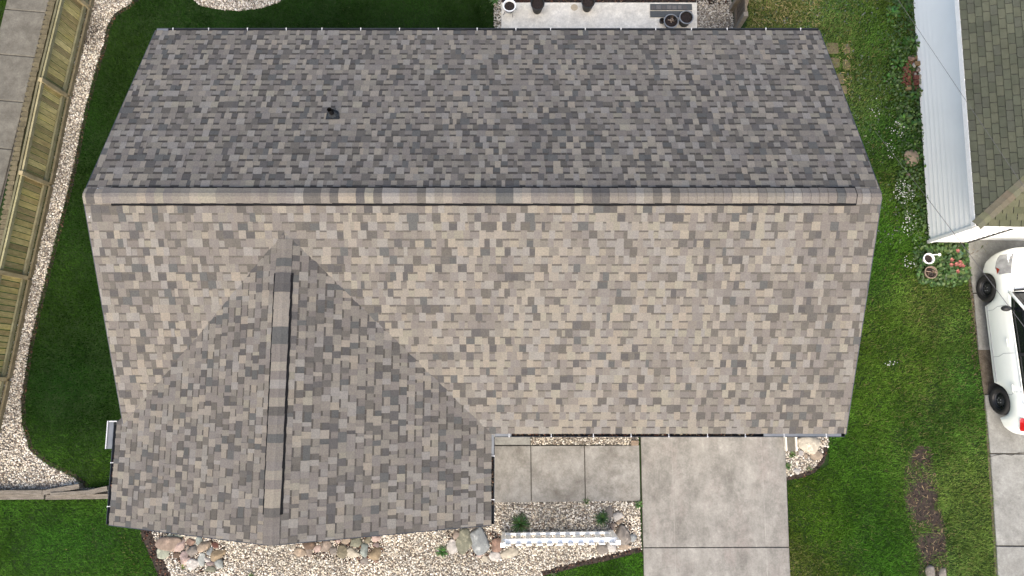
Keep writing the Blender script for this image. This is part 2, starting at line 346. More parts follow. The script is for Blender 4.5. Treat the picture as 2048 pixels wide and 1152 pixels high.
# ------------------------------------------------------------------ gravel and mulch (stuff)
PH = (1 + 5 ** .5) / 2
ICO = np.array([(-1, PH, 0), (1, PH, 0), (-1, -PH, 0), (1, -PH, 0), (0, -1, PH), (0, 1, PH), (0, -1, -PH), (0, 1, -PH), (PH, 0, -1), (PH, 0, 1), (-PH, 0, -1), (-PH, 0, 1)]) / math.hypot(1, PH)
ICF = np.array([(0, 11, 5), (0, 5, 1), (0, 1, 7), (0, 7, 10), (0, 10, 11), (1, 5, 9), (5, 11, 4), (11, 10, 2), (10, 7, 6), (7, 1, 8), (3, 9, 4), (3, 4, 2), (3, 2, 6), (3, 6, 8), (3, 8, 9), (4, 9, 5), (2, 4, 11), (6, 2, 10), (8, 6, 7), (9, 8, 1)])
def pebbles(name, polys, dens, size, pal, m, holes=(), flat=.55, thin=None, fall=None):
    xs, ys = [], []
    for p in polys:
        a, b = sample(p, dens, holes); xs.append(a); ys.append(b)
    x = np.concatenate(xs); y = np.concatenate(ys)
    if thin is not None:
        k = rng.random(len(x)) < thin(x, y); x = x[k]; y = y[k]
    n = len(x); s = rng.uniform(size[0], size[1], n) * .5
    an = rng.uniform(0, 2 * math.pi, n); el = rng.uniform(.65, 1.0, n)
    J = 1 + rng.uniform(-.22, .22, (n, 12, 1)); V = ICO[None] * J
    V = V * np.stack([s * 1.15, s * el, s * flat], 1)[:, None, :]
    ti = rng.uniform(-.5, .5, n)[:, None]
    vx, vy, vz = V[..., 0], V[..., 1], V[..., 2]
    vx, vz = vx * np.cos(ti) - vz * np.sin(ti), vx * np.sin(ti) + vz * np.cos(ti)
    c, s_ = np.cos(an)[:, None], np.sin(an)[:, None]
    V = np.stack([vx * c - vy * s_ + x[:, None], vx * s_ + vy * c + y[:, None], vz + rng.uniform(.008, .026, n)[:, None]], 2)
    T = ICF[None] + (np.arange(n) * 12)[:, None, None]
    pal = np.array(pal); C = pal[rng.integers(0, len(pal), n)] * rng.uniform(.8, 1.12, (n, 1))
    C *= (.55 + .42 * vnoise(x, y, 1.6, 3) + .32 * vnoise(x, y, 4.5, 9))[:, None]; dk_ = rng.random(n) < .10; C[dk_] *= .4
    C = np.repeat(C[:, None], 12, 1)
    return fastmesh(name, V.reshape(-1, 3), T.reshape(-1, 3), C.reshape(-1, 3), m)
WHITE_G = [lin(232, 226, 212), lin(218, 210, 194), lin(204, 195, 178), lin(240, 235, 225), lin(186, 174, 158), lin(160, 148, 134), lin(214, 202, 180), lin(194, 187, 176), lin(122, 108, 96)]
MUL = [lin(95, 62, 50), lin(70, 50, 42), lin(120, 80, 62), lin(52, 42, 37), lin(130, 108, 88), lin(44, 40, 38), lin(60, 50, 42), lin(50, 42, 36)]
def edge_band(poly_px_line, w):
    pts = PP(poly_px_line); out = []
    for i, p in enumerate(pts):
        a = pts[max(i - 1, 0)]; b = pts[min(i + 1, len(pts) - 1)]; dx, dy = b[0] - a[0], b[1] - a[1]; L = math.hypot(dx, dy)
        out.append((p[0] - dy / L * w, p[1] + dx / L * w))
    return pts + out[::-1]
BANDS = [edge_band([(278, 1040), (284, 1075), (300, 1110), (322, 1165)], .24), edge_band([(1085, 1152), (1150, 1135), (1210, 1122), (1283, 1104)], .11),
         edge_band([(285, -20), (262, 8), (228, 28), (213, 58), (207, 90), (190, 145), (172, 212), (160, 270), (150, 322), (136, 382), (116, 460), (96, 540), (76, 620), (60, 690), (50, 750), (43, 800), (45, 850), (60, 900), (92, 928), (148, 955), (172, 976)], .09),
         edge_band([(1568, 962), (1600, 956), (1628, 946), (1648, 925), (1656, 895)], .09)]
for b_ in BANDS: ngon_sheet('garden_bed', b_, .0095, M['dark_soil'])
tag(pebbles('gravel', [BED_LEFT, BED_TOP, BED_TL], 1500, (.026, .050), WHITE_G, M['gravel'], holes=BANDS), kind='stuff')
tag(pebbles('gravel', [BED_FRONT, BED_STRIP, BED_RIGHT, BED_TR], 1500, (.026, .048), WHITE_G, M['gravel'], holes=BANDS), kind='stuff')
pebbles('mulch', BANDS, 500, (.02, .05), MUL, M['chip'], flat=.5)
pebbles('mulch', [BED_MULCH], 600, (.02, .06), MUL, M['chip'], flat=.35)
pebbles('mulch', [BED_SMALL], 260, (.015, .035), [lin(44, 40, 38), lin(60, 54, 50), lin(36, 33, 32), lin(95, 78, 66), lin(50, 46, 44)], M['chip'], flat=.35)
pebbles('soil_crumbs', [PP([(1905, 484), (1960, 484), (1950, 560), (1955, 780), (1940, 700), (1935, 560)])], 400, (.02, .05), [lin(120, 100, 82), lin(90, 74, 60), lin(60, 48, 38), lin(150, 130, 105)], M['chip'], flat=.4)

# ------------------------------------------------------------------ grass (stuff)
CTRL = [  # px, py, colour (blade), straw amount
    (240, 40, (.032, .078, .016), 0), (180, 400, (.032, .080, .016), 0), (150, 560, (.048, .112, .020), .0), (130, 780, (.030, .076, .016), 0), (500, 30, (.030, .076, .016), 0), (850, 30, (.034, .08, .018), 0),
    (120, 1060, (.062, .138, .022), 0), (30, 1010, (.076, .158, .024), 0), (220, 1100, (.054, .122, .02), .02), (1250, 1140, (.06, .14, .018), 0),
    (1620, 1050, (.070, .140, .016), .04), (1700, 980, (.055, .128, .018), .0), (1750, 820, (.066, .135, .02), .04), (1780, 700, (.080, .16, .026), .06), (1860, 620, (.110, .17, .04), .12),
    (1900, 820, (.085, .16, .032), .08), (1940, 1000, (.125, .19, .05), .12), (1930, 1120, (.12, .185, .05), .1), (1770, 500, (.065, .145, .022), .02), (1770, 1100, (.058, .132, .018), 0),
    (1560, 30, (.14, .19, .06), .32), (1650, 60, (.11, .17, .05), .16), (1760, 60, (.075, .14, .03), .08), (1700, 200, (.09, .145, .045), .12), (1790, 250, (.07, .135, .03), .05), (10, 10, (.055, .12, .02), 0), (1580, 1110, (.10, .13, .03), .15)]
def grass(name, polys, dens, hmin, hmax, w, holes=(), clump=.5, mask=None):
    xs, ys = [], []
    for p in polys:
        a, b = sample(p, dens, holes); xs.append(a); ys.append(b)
    x = np.concatenate(xs); y = np.concatenate(ys)
    k = rng.random(len(x)) < .7 + .3 * vnoise(x, y, 9, 5); x = x[k]; y = y[k]; n = len(x)
    if mask: q_ = rng.random(len(x)) < mask(x, y); x = x[q_]; y = y[q_]; n = len(x)
    cp = np.array([P(a, b)[:2] for a, b, _, _ in CTRL]); cc = np.array([c for _, _, c, _ in CTRL]); cs = np.array([s for *_, s in CTRL])
    wgt = 1 / (((x[:, None] - cp[None, :, 0]) ** 2 + (y[:, None] - cp[None, :, 1]) ** 2) + .15) ** 1.8; wgt /= wgt.sum(1, keepdims=True); cc = cc * np.where(np.array([q[0] < 1002 and q[1] < 900 for q in CTRL])[:, None], .80, 1.42)
    C = wgt @ cc; st = wgt @ cs
    C *= (.40 + .62 * vnoise(x, y, 1.5, 1) + .36 * vnoise(x, y, 6, 2) + .40 * vnoise(x, y, 14, 12))[:, None] * rng.uniform(.6, 1.45, (n, 1))
    C[:, 0] *= .85 + .35 * vnoise(x, y, .9, 8)
    straw = rng.random(n) < st * (.3 + 1.6 * vnoise(x, y, 2.2, 7)); C[straw] = np.array([.33, .28, .14]) * rng.uniform(.6, 1.2, (straw.sum(), 1))
    hgt = rng.uniform(hmin, hmax, n) * (.7 + .6 * vnoise(x, y, 2.5, 4)); a = rng.uniform(0, 2 * math.pi, n); lean = rng.uniform(.3, 1.3, n) * hgt
    wd = rng.uniform(.6, 1.3, n) * w
    la = a + rng.uniform(.9, 2.2, n)
    V = np.zeros((n, 3, 3)); dx, dy = np.cos(a) * wd, np.sin(a) * wd
    V[:, 0] = np.stack([x - dx, y - dy, np.zeros(n)], 1); V[:, 1] = np.stack([x + dx, y + dy, np.zeros(n)], 1)
    V[:, 2] = np.stack([x + np.cos(la) * lean, y + np.sin(la) * lean, hgt], 1)
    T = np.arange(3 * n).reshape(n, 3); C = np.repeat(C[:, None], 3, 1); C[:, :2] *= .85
    return fastmesh(name, V.reshape(-1, 3), T, C.reshape(-1, 3), M['grass'])
LAWN_L = PP([(285, -30), (262, 8), (228, 28), (213, 58), (207, 90), (190, 145), (172, 212), (160, 270), (150, 322), (136, 382), (116, 460), (96, 540), (76, 620), (60, 690), (50, 750), (43, 800), (45, 850), (60, 900), (92, 928), (148, 955), (172, 974),
             (260, 974), (300, 880), (300, 420), (340, 110), (1002, 95), (1000, -30)])
LAWN_BL = PP([(-20, 997), (300, 997), (300, 1050), (283, 1075), (299, 1110), (322, 1165), (-20, 1165)])
LAWN_F = PP([(1070, 1165), (1085, 1153), (1150, 1136), (1210, 1123), (1284, 1105), (1288, 1165)])
LAWN_R = PP([(1575, 962), (1578, 1165), (1993, 1165), (1990, 1090), (1984, 1000), (1976, 900), (1966, 800), (1950, 690), (1942, 600), (1938, 560), (1925, 490), (1850, 490), (1824, -30), (1500, -30), (1490, 95), (1580, 95), (1680, 400), (1620, 850), (1657, 850), (1657, 930)])
LAWN_C = PP([(-20, -20), (20, -20), (16, 50), (2, 100), (-20, 130)])
SHIFT = []
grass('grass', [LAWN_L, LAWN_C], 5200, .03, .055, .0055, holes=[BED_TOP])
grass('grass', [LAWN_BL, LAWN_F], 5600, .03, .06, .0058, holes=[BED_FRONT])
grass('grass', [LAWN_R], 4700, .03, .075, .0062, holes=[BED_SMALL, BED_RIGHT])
def bed_edge(x, y):   # 1 at the ragged rim of the strip, 0 inside
    pts = np.array(BED_SMALL); d = np.full(len(x), 9.)
    for i in range(len(pts)):
        a, b = pts[i], pts[(i + 1) % len(pts)]; ab = b - a; t = np.clip(((x - a[0]) * ab[0] + (y - a[1]) * ab[1]) / (ab @ ab), 0, 1)
        d = np.minimum(d, np.hypot(x - a[0] - t * ab[0], y - a[1] - t * ab[1]))
    return np.clip(1 - d / (.03 + .15 * vnoise(x, y, 2.6, 77)), 0, 1) * 1.2
grass('grass', [BED_SMALL], 3600, .03, .10, .006, mask=lambda x, y: np.clip(vnoise(x, y, 3.2, 51) * 2.0 - .68 + bed_edge(x, y), 0, 1))
CL = [PP([(a - 9, b - 12), (a + 9, b - 12), (a + 12, b), (a + 7, b + 13), (a - 8, b + 12), (a - 12, b)]) for a, b in ((1940, 940), (1905, 1040), (1960, 1110), (1925, 1140), (1912, 880), (1880, 1010), (1948, 830), (1890, 760), (1775, 640), (1700, 1060))]
grass('grass', CL, 2600, .06, .13, .007)
# straggling weeds in the rough strip by the neighbour's wall: small leaves
def leaves(name, polys, dens, size, cols, h=(.02, .12), m='leaf', thin=None, kind='stuff'):
    xs, ys = [], []
    for p in polys:
        a, b = sample(p, dens); xs.append(a); ys.append(b)
    x = np.concatenate(xs); y = np.concatenate(ys)
    if thin: k = rng.random(len(x)) < thin(x, y); x = x[k]; y = y[k]
    n = len(x); s = rng.uniform(*size, n); a = rng.uniform(0, 2 * math.pi, n); z = rng.uniform(*h, n); tl = rng.uniform(-.5, .5, (n, 2))
    base = np.array([(-.5, 0), (-.15, .33), (.25, .3), (.55, 0), (.25, -.3), (-.15, -.33)])
    c, s_ = np.cos(a)[:, None], np.sin(a)[:, None]
    bx = base[None, :, 0] * s[:, None]; by = base[None, :, 1] * s[:, None]
    X = bx * c - by * s_; Y = bx * s_ + by * c; Z = z[:, None] + X * tl[:, :1] + Y * tl[:, 1:]
    V = np.stack([X + x[:, None], Y + y[:, None], Z], 2)
    T = np.array([(0, 1, 5), (1, 2, 4), (1, 4, 5), (2, 3, 4)])[None] + (np.arange(n) * 6)[:, None, None]
    cols = np.array(cols); C = cols[rng.integers(0, len(cols), n)] * rng.uniform(.65, 1.3, (n, 1)); C = np.repeat(C[:, None], 6, 1)
    o = fastmesh(name, V.reshape(-1, 3), T.reshape(-1, 3), C.reshape(-1, 3), M[m], kind=kind); return o
WEED = PP([(1770, -20), (1824, -20), (1830, 120), (1846, 300), (1858, 480), (1930, 484), (1935, 560), (1900, 575), (1830, 565), (1820, 480), (1790, 400), (1790, 250), (1775, 120)])
leaves('weeds', [WEED], 900, (.03, .075), [(.07, .16, .03), (.05, .12, .03), (.11, .22, .04), (.09, .15, .05)], thin=lambda x, y: .25 + .75 * vnoise(x, y, 2.2, 21))
leaves('weeds', [PP([(1500, -20), (1770, -20), (1790, 250), (1800, 520), (1740, 480), (1660, 180), (1640, 90), (1500, 60)])], 260, (.02, .05), [(.08, .17, .04), (.06, .13, .04), (.12, .2, .06), (.13, .15, .14)], h=(.03, .07), thin=lambda x, y: vnoise(x, y, 1.7, 31))

# ------------------------------------------------------------------ our house
EZ = 2.6; SL = .447
XL, XR, YT, YB, YR = -6.98, 6.017, 6.80, -.915, 3.005
WL, WR, WF = -7.13, -.385, -2.51; WX = (WL + WR) / 2; HW = (WR - WL) / 2
RZ = EZ + SL * (YR - YB); SLN = (RZ - EZ) / (YT - YR); WZ = EZ + SL * HW; WA = YB + HW
house = empty('house', (-.5, 2.0, 0), 'single storey house with a mottled grey and tan shingle roof and front wing', 'house')
HO = (-.5, 2.0, 0)
# walls
wl = MB(); wl.box(((XL + XR) / 2, YR, EZ / 2 - .04), (XR - XL - .5, YT - YB - .9, EZ - .08)); wl.box((WX, (WF + .3 + YB + 1) / 2, EZ / 2 - .05), (WR - WL - .9, YB + 1 - WF - .3, EZ - .1))
for xg in (XL + .26, XR - .26):
    wl.add([(xg, YB + .45, EZ - .1), (xg, YT - .45, EZ - .1), (xg, YR, RZ - .15)], [(0, 1, 2)])
wl.add([(WL + .45, WF + .31, EZ - .1), (WR - .45, WF + .31, EZ - .1), (WX, WF + .31, WZ - .15)], [(0, 1, 2)])
wl.obj('wall', M['housewall'], house, HO)
gd = MB()
for k in range(4): gd.box((4.35, YB + .43, .3 + k * .52), (2.6, .05, .5))
gd.obj('garage_door', M['white'], house, HO)
dr = MB(); dr.box((.2, YB + .43, 1.15), (.95, .06, 2.05)); d_ = dr.obj('front_door', M['white'], house, HO)
# roof deck with thickness
dk = MB()
def slab(pts, th=.12):
    n = len(pts); v = [tuple(p) for p in pts] + [(p[0], p[1], p[2] - th) for p in pts]
    dk.add(v, [tuple(range(n)), tuple(range(2 * n - 1, n - 1, -1))] + [(i, i + n, (i + 1) % n + n, (i + 1) % n) for i in range(n)])
e = .008
slab([(XL + e, YB + e, EZ - .008), (XR - e, YB + e, EZ - .008), (XR - e, YR, RZ - .008), (XL + e, YR, RZ - .008)])
slab([(XR - e, YT - e, EZ - .008), (XL + e, YT - e, EZ - .008), (XL + e, YR, RZ - .008), (XR - e, YR, RZ - .008)])
slab([(WL + e, WF + e, EZ - .008), (WX, WF + e, WZ - .008), (WX, WA, WZ - .008), (WL + e, YB, EZ - .008)][::-1])
slab([(WR - e, WF + e, EZ - .008), (WR - e, YB, EZ - .008), (WX, WA, WZ - .008), (WX, WF + e, WZ - .008)][::-1])
roof = dk.obj('roof', M['deck'], house, HO)
# rake edge metal and fascia
for xg in (XL, XR):
    for ye in (YB, YT): rk = MB(); rk.beam((xg, ye, EZ - .07), (xg, YR, RZ - .07), .03, .13); rk.obj('rake_board', M['gutter'], house, HO)
for xe in (WL, WR): rk = MB(); rk.beam((xe, WF, EZ - .07), (WX, WF, WZ - .07), .03, .13); rk.obj('rake_board', M['gutter'], house, HO)

# shingle colours
C_MID = [lin(150, 143, 138), lin(146, 139, 136), lin(153, 147, 141), lin(148, 142, 140)]
C_LIGHT = [lin(166, 161, 157), lin(171, 163, 154), lin(163, 158, 156), lin(168, 160, 153)]
C_TAN = [lin(174, 165, 154), lin(172, 162, 152), lin(170, 164, 153)]
C_DARK = [lin(118, 114, 112), lin(111, 108, 109), lin(124, 119, 115), lin(113, 113, 114)]
SHK = .52
TANF = lambda u, v: 0.0
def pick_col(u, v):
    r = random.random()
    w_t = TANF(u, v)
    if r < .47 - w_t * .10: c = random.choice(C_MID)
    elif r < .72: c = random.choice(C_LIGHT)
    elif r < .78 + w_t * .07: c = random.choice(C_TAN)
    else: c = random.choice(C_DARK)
    k = random.uniform(.965, 1.035) * SHK
    return tuple(x * k for x in c)
def clip(poly, a, b, c):  # keep a*u+b*v<=c
    out = []
    for i in range(len(poly)):
        p, q = poly[i], poly[(i + 1) % len(poly)]; dp = a * p[0] + b * p[1] - c; dq = a * q[0] + b * q[1] - c
        if dp <= 0: out.append(p)
        if (dp < 0) != (dq < 0) and dp != dq:
            t = dp / (dp - dq); out.append((p[0] + t * (q[0] - p[0]), p[1] + t * (q[1] - p[1])))
    return out
def clipto(poly, reg):
    n = len(reg); ar = sum(reg[i][0] * reg[(i + 1) % n][1] - reg[(i + 1) % n][0] * reg[i][1] for i in range(n))
    r = reg if ar > 0 else reg[::-1]
    for i in range(n):
        p, q = r[i], r[(i + 1) % n]; a, b = q[1] - p[1], -(q[0] - p[0])
        poly = clip(poly, a, b, a * p[0] + b * p[1])
        if len(poly) < 3: return []
    return poly
class Plane:
    def __init__(s, O, U, V): s.O, s.U, s.V = Vector(O), Vector(U).normalized(), Vector(V).normalized(); s.N = s.U.cross(s.V); s.N = s.N if s.N.z > 0 else -s.N
    def at(s, u, v, n): return s.O + s.U * u + s.V * v + s.N * n
def piece(pl, poly, v0, E, nb, nt, colr):
    n = len(poly)
    h = lambda v: nb + (nt - nb) * (v - v0) / E
    flip = pl.U.cross(pl.V).z < 0
    ar = sum(poly[i][0] * poly[(i + 1) % n][1] - poly[(i + 1) % n][0] * poly[i][1] for i in range(n))
    if (ar < 0) != flip: poly = poly[::-1]
    top = [pl.at(u, v, h(v)) for u, v in poly]; bot = [pl.at(u, v, -.003) for u, v in poly]
    return (top + bot, [tuple(range(n))] + [(i, i + n, (i + 1) % n + n, (i + 1) % n) for i in range(n)], colr)
def laminate(pl, reg, E=.1435, skip=None, bw=.031, bk=.30):
    us = [p[0] for p in reg]; vs = [p[1] for p in reg]; out = []
    v = -.012; 
    while v < max(vs):
        u = min(us) - random.uniform(0, .2); tooth = random.random() < .5; jv = random.uniform(-.003, .003)
        while u < max(us):
            w = random.choice([.06, .09, .10, .11, .12, .13, .15, .10, .12, .16]) * random.uniform(.9, 1.1)
            if not skip or not all(skip(a, b) for a, b in ((u, v), (u + w, v), (u, v + E), (u + w, v + E))):
                c = pick_col(u, v)
                dz = random.uniform(0, .001)
                if tooth:
                    q = clipto([(u, v + jv), (u + w, v + jv), (u + w, v + E + .01), (u, v + E + .01)], reg)
                    if q: out.append(piece(pl, q, v, E, .0115 + dz, .004, c))
                else:
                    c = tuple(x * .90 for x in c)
                    q = clipto([(u - .002, v + jv + .001), (u + w + .002, v + jv + .001), (u + w + .002, v + E + .01), (u - .002, v + E + .01)], reg)
                    if q: out.append(piece(pl, q, v, E, .0055 + dz, .0015, c))
                    if random.random() < .96:   # dark granule band printed at each cut-out's head, butt shade tinted in per slope
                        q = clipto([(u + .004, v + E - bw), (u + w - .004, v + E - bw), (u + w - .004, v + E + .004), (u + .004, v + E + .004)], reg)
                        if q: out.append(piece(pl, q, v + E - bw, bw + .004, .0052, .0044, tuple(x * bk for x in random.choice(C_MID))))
            u += w
            tooth = (not tooth) if random.random() < .86 else tooth
        v += E
    return out
k = math.sqrt(1 + SL * SL); hw = (YR - YB) * k; LX = XR - XL
plS = Plane((XL, YB, EZ), (1, 0, 0), (0, 1, SL)); plN = Plane((XL, YT, EZ), (1, 0, 0), (0, -1, SLN)); hwn = (YT - YR) * math.sqrt(1 + SLN * SLN)
plWL = Plane((WL, WF, EZ), (0, 1, 0), (1, 0, SL)); plWR = Plane((WR, WF, EZ), (0, 1, 0), (-1, 0, SL))
reg = [(0, -.02), (LX, -.02), (LX, hw), (0, hw)]
def inside_wing(u, v):
    x = XL + u; y = YB + v / k
    return WL < x < WR and (y - YB) < HW - abs(x - WX) - .04
TANF = lambda u, v: math.exp(-((u - 8.0) / 2.6) ** 2) * 1.5 + .2  # extra tan pieces right of centre put the slope's warm glow into the colour
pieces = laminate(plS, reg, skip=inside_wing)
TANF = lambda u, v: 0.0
pieces += laminate(plN, [(0, -.02), (LX, -.02), (LX, hwn), (0, hwn)], bw=.046, bk=.20)  # rear bands wider and darker, with the butt shade put into their colour
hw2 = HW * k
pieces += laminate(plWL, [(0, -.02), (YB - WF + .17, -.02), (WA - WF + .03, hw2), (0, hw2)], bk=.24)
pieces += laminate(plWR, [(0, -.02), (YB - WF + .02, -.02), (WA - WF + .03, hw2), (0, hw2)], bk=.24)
def area(p):
    q = [PX(v) for v in p[0][:len(p[1][0])]]; n = len(q)
    return abs(sum(q[i][0] * q[(i + 1) % n][1] - q[(i + 1) % n][0] * q[i][1] for i in range(n))) / 2
def order(pcs, parent, m, name, fieldname, org, lim=300):
    pcs = sorted(pcs, key=lambda p: -area(p)); rest = MB()
    for i, (v, f, c) in enumerate(pcs):
        if i < lim:
            ce = np.mean(np.array([tuple(q) for q in v]), 0)
            mk(name, v, f, m, parent, ce, c, loc=tuple(ce - np.array(org)))
        else: rest.add(v, f, c)
    if rest.v: rest.obj(fieldname, m, parent, org, kind='stuff')
order(pieces, roof, M['shingle'], 'shingle', 'shingle_field', HO)

# ridge vents and cap shingles
def cap_run(a, b, side, slope, v0, v1, hv=.036, vw=.156):
    """a,b ridge end points; side = horizontal unit across; vent between parameters v0..v1 (metres from a)"""
    a, b = Vector(a), Vector(b); d = b - a; L = d.length; d.normalize(); s = Vector(side)
    vent = MB()
    for sg in (-1, 1):
        lo = a + d * v0 + s * sg * vw + Vector((0, 0, -slope * vw)); lo2 = a + d * v1 + s * sg * vw + Vector((0, 0, -slope * vw))
        t0, t1 = a + d * v0, a + d * v1
        n = 60
        for i in range(n):
            p = lo.lerp(lo2, i / n); q = lo.lerp(lo2, (i + 1) / n); tp = t0.lerp(t1, i / n); tq = t0.lerp(t1, (i + 1) / n)
            j = .004 * math.sin(i * 1.7 + sg); j2 = .004 * math.sin((i + 1) * 1.7 + sg)
            p = p + s * sg * j; q = q + s * sg * j2
            up = Vector((0, 0, hv))
            vent.add([p, q, q + up, p + up, tq + up, tp + up], [(0, 1, 2, 3) if sg < 0 else (3, 2, 1, 0), (3, 2, 4, 5) if sg < 0 else (5, 4, 2, 3)])
    vo = vent.obj('ridge_vent', M['black'], house, HO)
    u = 0.0; step = .142; cur = random.choice(C_LIGHT); runl = 0
    while u < L:
        if runl <= 0: cur = pick_col(0, 0) if random.random() < .85 else tuple(x * SHK for x in random.choice(C_MID)); cur2 = cur; runl = random.choice([1, 1, 1, 2])
        runl -= 1
        on = v0 - .05 <= u <= v1 - .05; lift = (hv if on else 0) + .012
        w = .128 * random.uniform(.97, 1.03); e1 = min(u + step + .03, L)
        prof = [(-w, -slope * w - .000), (-w * .5, -slope * w * .5), (-.03, -slope * .03 + .004), (.03, -slope * .03 + .004), (w * .5, -slope * w * .5), (w, -slope * w)]
        A, B = a + d * u, a + d * e1; vs = []
        for base_, ex in ((A, .0), (B, .013)):
            for x, z in prof: vs.append(base_ + s * x + Vector((0, 0, z + lift + ex)))
        n = len(prof); vs += [p - Vector((0, 0, .011)) for p in vs]
        fs = [(i, i + 1, i + 1 + n, i + n) for i in range(n - 1)]
        fs += [(n * 2 + i, i, i + n, n * 3 + i) for i in (0,)] + [(i, n * 2 + i, n * 3 + i, i + n) for i in (n - 1,)]
        fs += [(i, 2 * n + i, 2 * n + i + 1, i + 1) for i in range(n - 1)] + [(n + i + 1, 3 * n + i + 1, 3 * n + i, n + i) for i in range(n - 1)]
        ce = (A + B) / 2
        kk = random.uniform(.94, 1.06)
        mk('cap_shingle', vs, fs, M['shingle'], vo, ce, tuple(x * kk for x in cur), loc=tuple(ce - Vector(HO)))
        u += step
    return vo
cap_run((XR, YR, RZ), (XL, YR, RZ), (0, 1, 0), SL, XR - 5.61, XR + 6.53)
cap_run((WX, WA - .12, WZ), (WX, WF, WZ), (1, 0, 0), SL, WA - .12 - 1.77, WA - .12 + 2.06, hv=.022, vw=.156)

# gutters
def gutter(a, b, out, debris=(), pale=()):
    a, b, o = Vector(a), Vector(b), Vector(out); L = (b - a).length; d = (b - a).normalized(); g = MB()
    prof = [(-.03, -.005), (-.03, -.10), (.035, -.10), (.06, -.04), (.072, -.02), (.072, .0), (.064, .0), (.064, -.02), (.03, -.094), (-.024, -.094), (-.024, -.005)]
    vs = [p + o * x + Vector((0, 0, z)) for p in (a, b) for x, z in prof]; n = len(prof)
    g.add(vs, [(i, (i + 1) % n, (i + 1) % n + n, i + n) for i in range(n)] + [tuple(range(n))[::-1], tuple(range(n, 2 * n))])
    for p in (a, b): g.add([p + o * x + Vector((0, 0, z)) for x, z in ((-.03, -.005), (-.03, -.1), (.035, -.1), (.06, -.04), (.072, 0))], [(0, 1, 2, 3, 4)])
    go = g.obj('gutter', M['gutter'], house, HO)
    t = .25 + random.random() * .2
    while t < L:
        h = MB(); p = a + d * t; h.beam(p + o * (-.01) + Vector((0, 0, .003)), p + o * .074 + Vector((0, 0, .003)), .013, .006); h.beam(p + o * .055 + Vector((0, 0, .006)), p + o * .074 + Vector((0, 0, .006)), .022, .01)
        h.obj('hanger', M['hanger'], go, HO); t += random.choice([.68, .70, .76])
    for t0, t1 in debris:
        n = int((t1 - t0) * 110); mb = MB()
        for i in range(n):
            p = a + d * random.uniform(t0, t1) + o * random.uniform(.0, .055) + Vector((0, 0, -random.uniform(.02, .05)))
            r = random.uniform(.008, .022); an = random.random() * 6.3; c = random.choice(MUL + [(.01, .01, .01)] * 4 + [lin(150, 140, 120)])
            v = [p + Vector((math.cos(an + q) * r * (1.5 if q in (0, 3.14) else .7), math.sin(an + q) * r, random.uniform(-.01, .01))) for q in (0, 1.57, 3.14, 4.71)]
            mb.add(v, [(0, 1, 2, 3)], c)
        mb.obj('gutter_debris', M['chip'], go, HO, kind='stuff')
    for t0, t1 in pale:
        q = MB(); q.box(tuple((a + d * ((t0 + t1) / 2) + o * .025 + Vector((0, 0, -.004)))), (abs(d.x) * (t1 - t0) + abs(o.x) * .07, abs(d.y) * (t1 - t0) + abs(o.y) * .07, .01))
        q.obj('gutter_cover', M['gutter_pale'], go, HO)
    return go
gz = EZ - .012
gutter((XL + .02, YT, gz), (XR - .01, YT, gz), (0, 1, 0), pale=[(0, .22)])
gutter((WR + .075, YB, gz), (XR - .01, YB, gz), (0, -1, 0), debris=[(.2, 4.7)], pale=[(0, .3), (4.85, 6.25)])
gutter((WL, WF + .01, gz), (WL, YB + .14, gz), (-1, 0, 0), debris=[(.6, 1.2)])
gutter((WR, WF + .01, gz), (WR, YB - .075, gz), (1, 0, 0), debris=[(.3, 1.2)], pale=[(1.2, 1.55)])
# downspout box on the far corner
db = MB(); p = P(225, 868, 2.3); p.x += .06; db.box((p.x, p.y, 2.33), (.10, .50, .3)); db.box((p.x + .03, p.y + .1, 1.1), (.07, .09, 2.2)); 
dso = db.obj('downspout', M['gutter_pale'], house, HO)
db = MB(); db.box((p.x - .052, p.y, 2.49), (.018, .50, .02)); db.box((p.x + .045, p.y + .24, 2.49), (.15, .02, .02)); db.obj('flange', M['hanger'], dso, HO)

# vent pipe
def onslope(x, y, f):
    h = 3.5
    for _ in range(30): q = P(x, y, h); h = f(q)
    return P(x, y, h)
fN = lambda q: EZ + SLN * (YT - q.y)
q = onslope(666, 230, fN)
vp = MB(); nn = 24
vent_pipe = vp
vp.tube([q + Vector((0, 0, -.02)), q + Vector((0, 0, .25))], .04, 20, cap=False)
vp.tube([q + Vector((0, 0, .25)), q + Vector((0, 0, .0))], .032, 20, cap=False)
vo = vp.obj('vent_pipe', M['black'], house, HO)
fl = MB(); vN = Vector((0, -1, SL)).normalized(); nN = Vector((0, SL, 1)).normalized()
c0 = q + nN * .02
ring = [c0 + Vector((math.cos(t), 0, 0)) * .11 + vN * math.sin(t) * .11 for t in np.linspace(math.pi, 2 * math.pi, 13)]
pts = [c0 + Vector((.11, 0, 0)) + vN * .0, ] + [c0 + Vector((.13, 0, 0)) + vN * .12, c0 + Vector((-.11, 0, 0)) + vN * .12] + ring[0:12]
fl.add(pts + [p - nN * .02 for p in pts], [tuple(range(len(pts)))] + [(i, i + len(pts), (i + 1) % len(pts) + len(pts), (i + 1) % len(pts)) for i in range(len(pts))])
fl.obj('flashing', M['pipe'], vo, HO)
fc = MB(); n = 20; vs = []
for r, h in ((.09, .022), (.075, .05), (.048, .085), (.043, .10)):
    for j in range(n): t = 2 * math.pi * j / n; vs.append(q + Vector((math.cos(t) * r, 0, 0)) + vN * math.sin(t) * r + nN * h)
fc.add(vs, [(i * n + j, i * n + (j + 1) % n, (i + 1) * n + (j + 1) % n, (i + 1) * n + j) for i in range(3) for j in range(n)])
fc.obj('collar', M['pipe'], vo, HO, smooth=True)
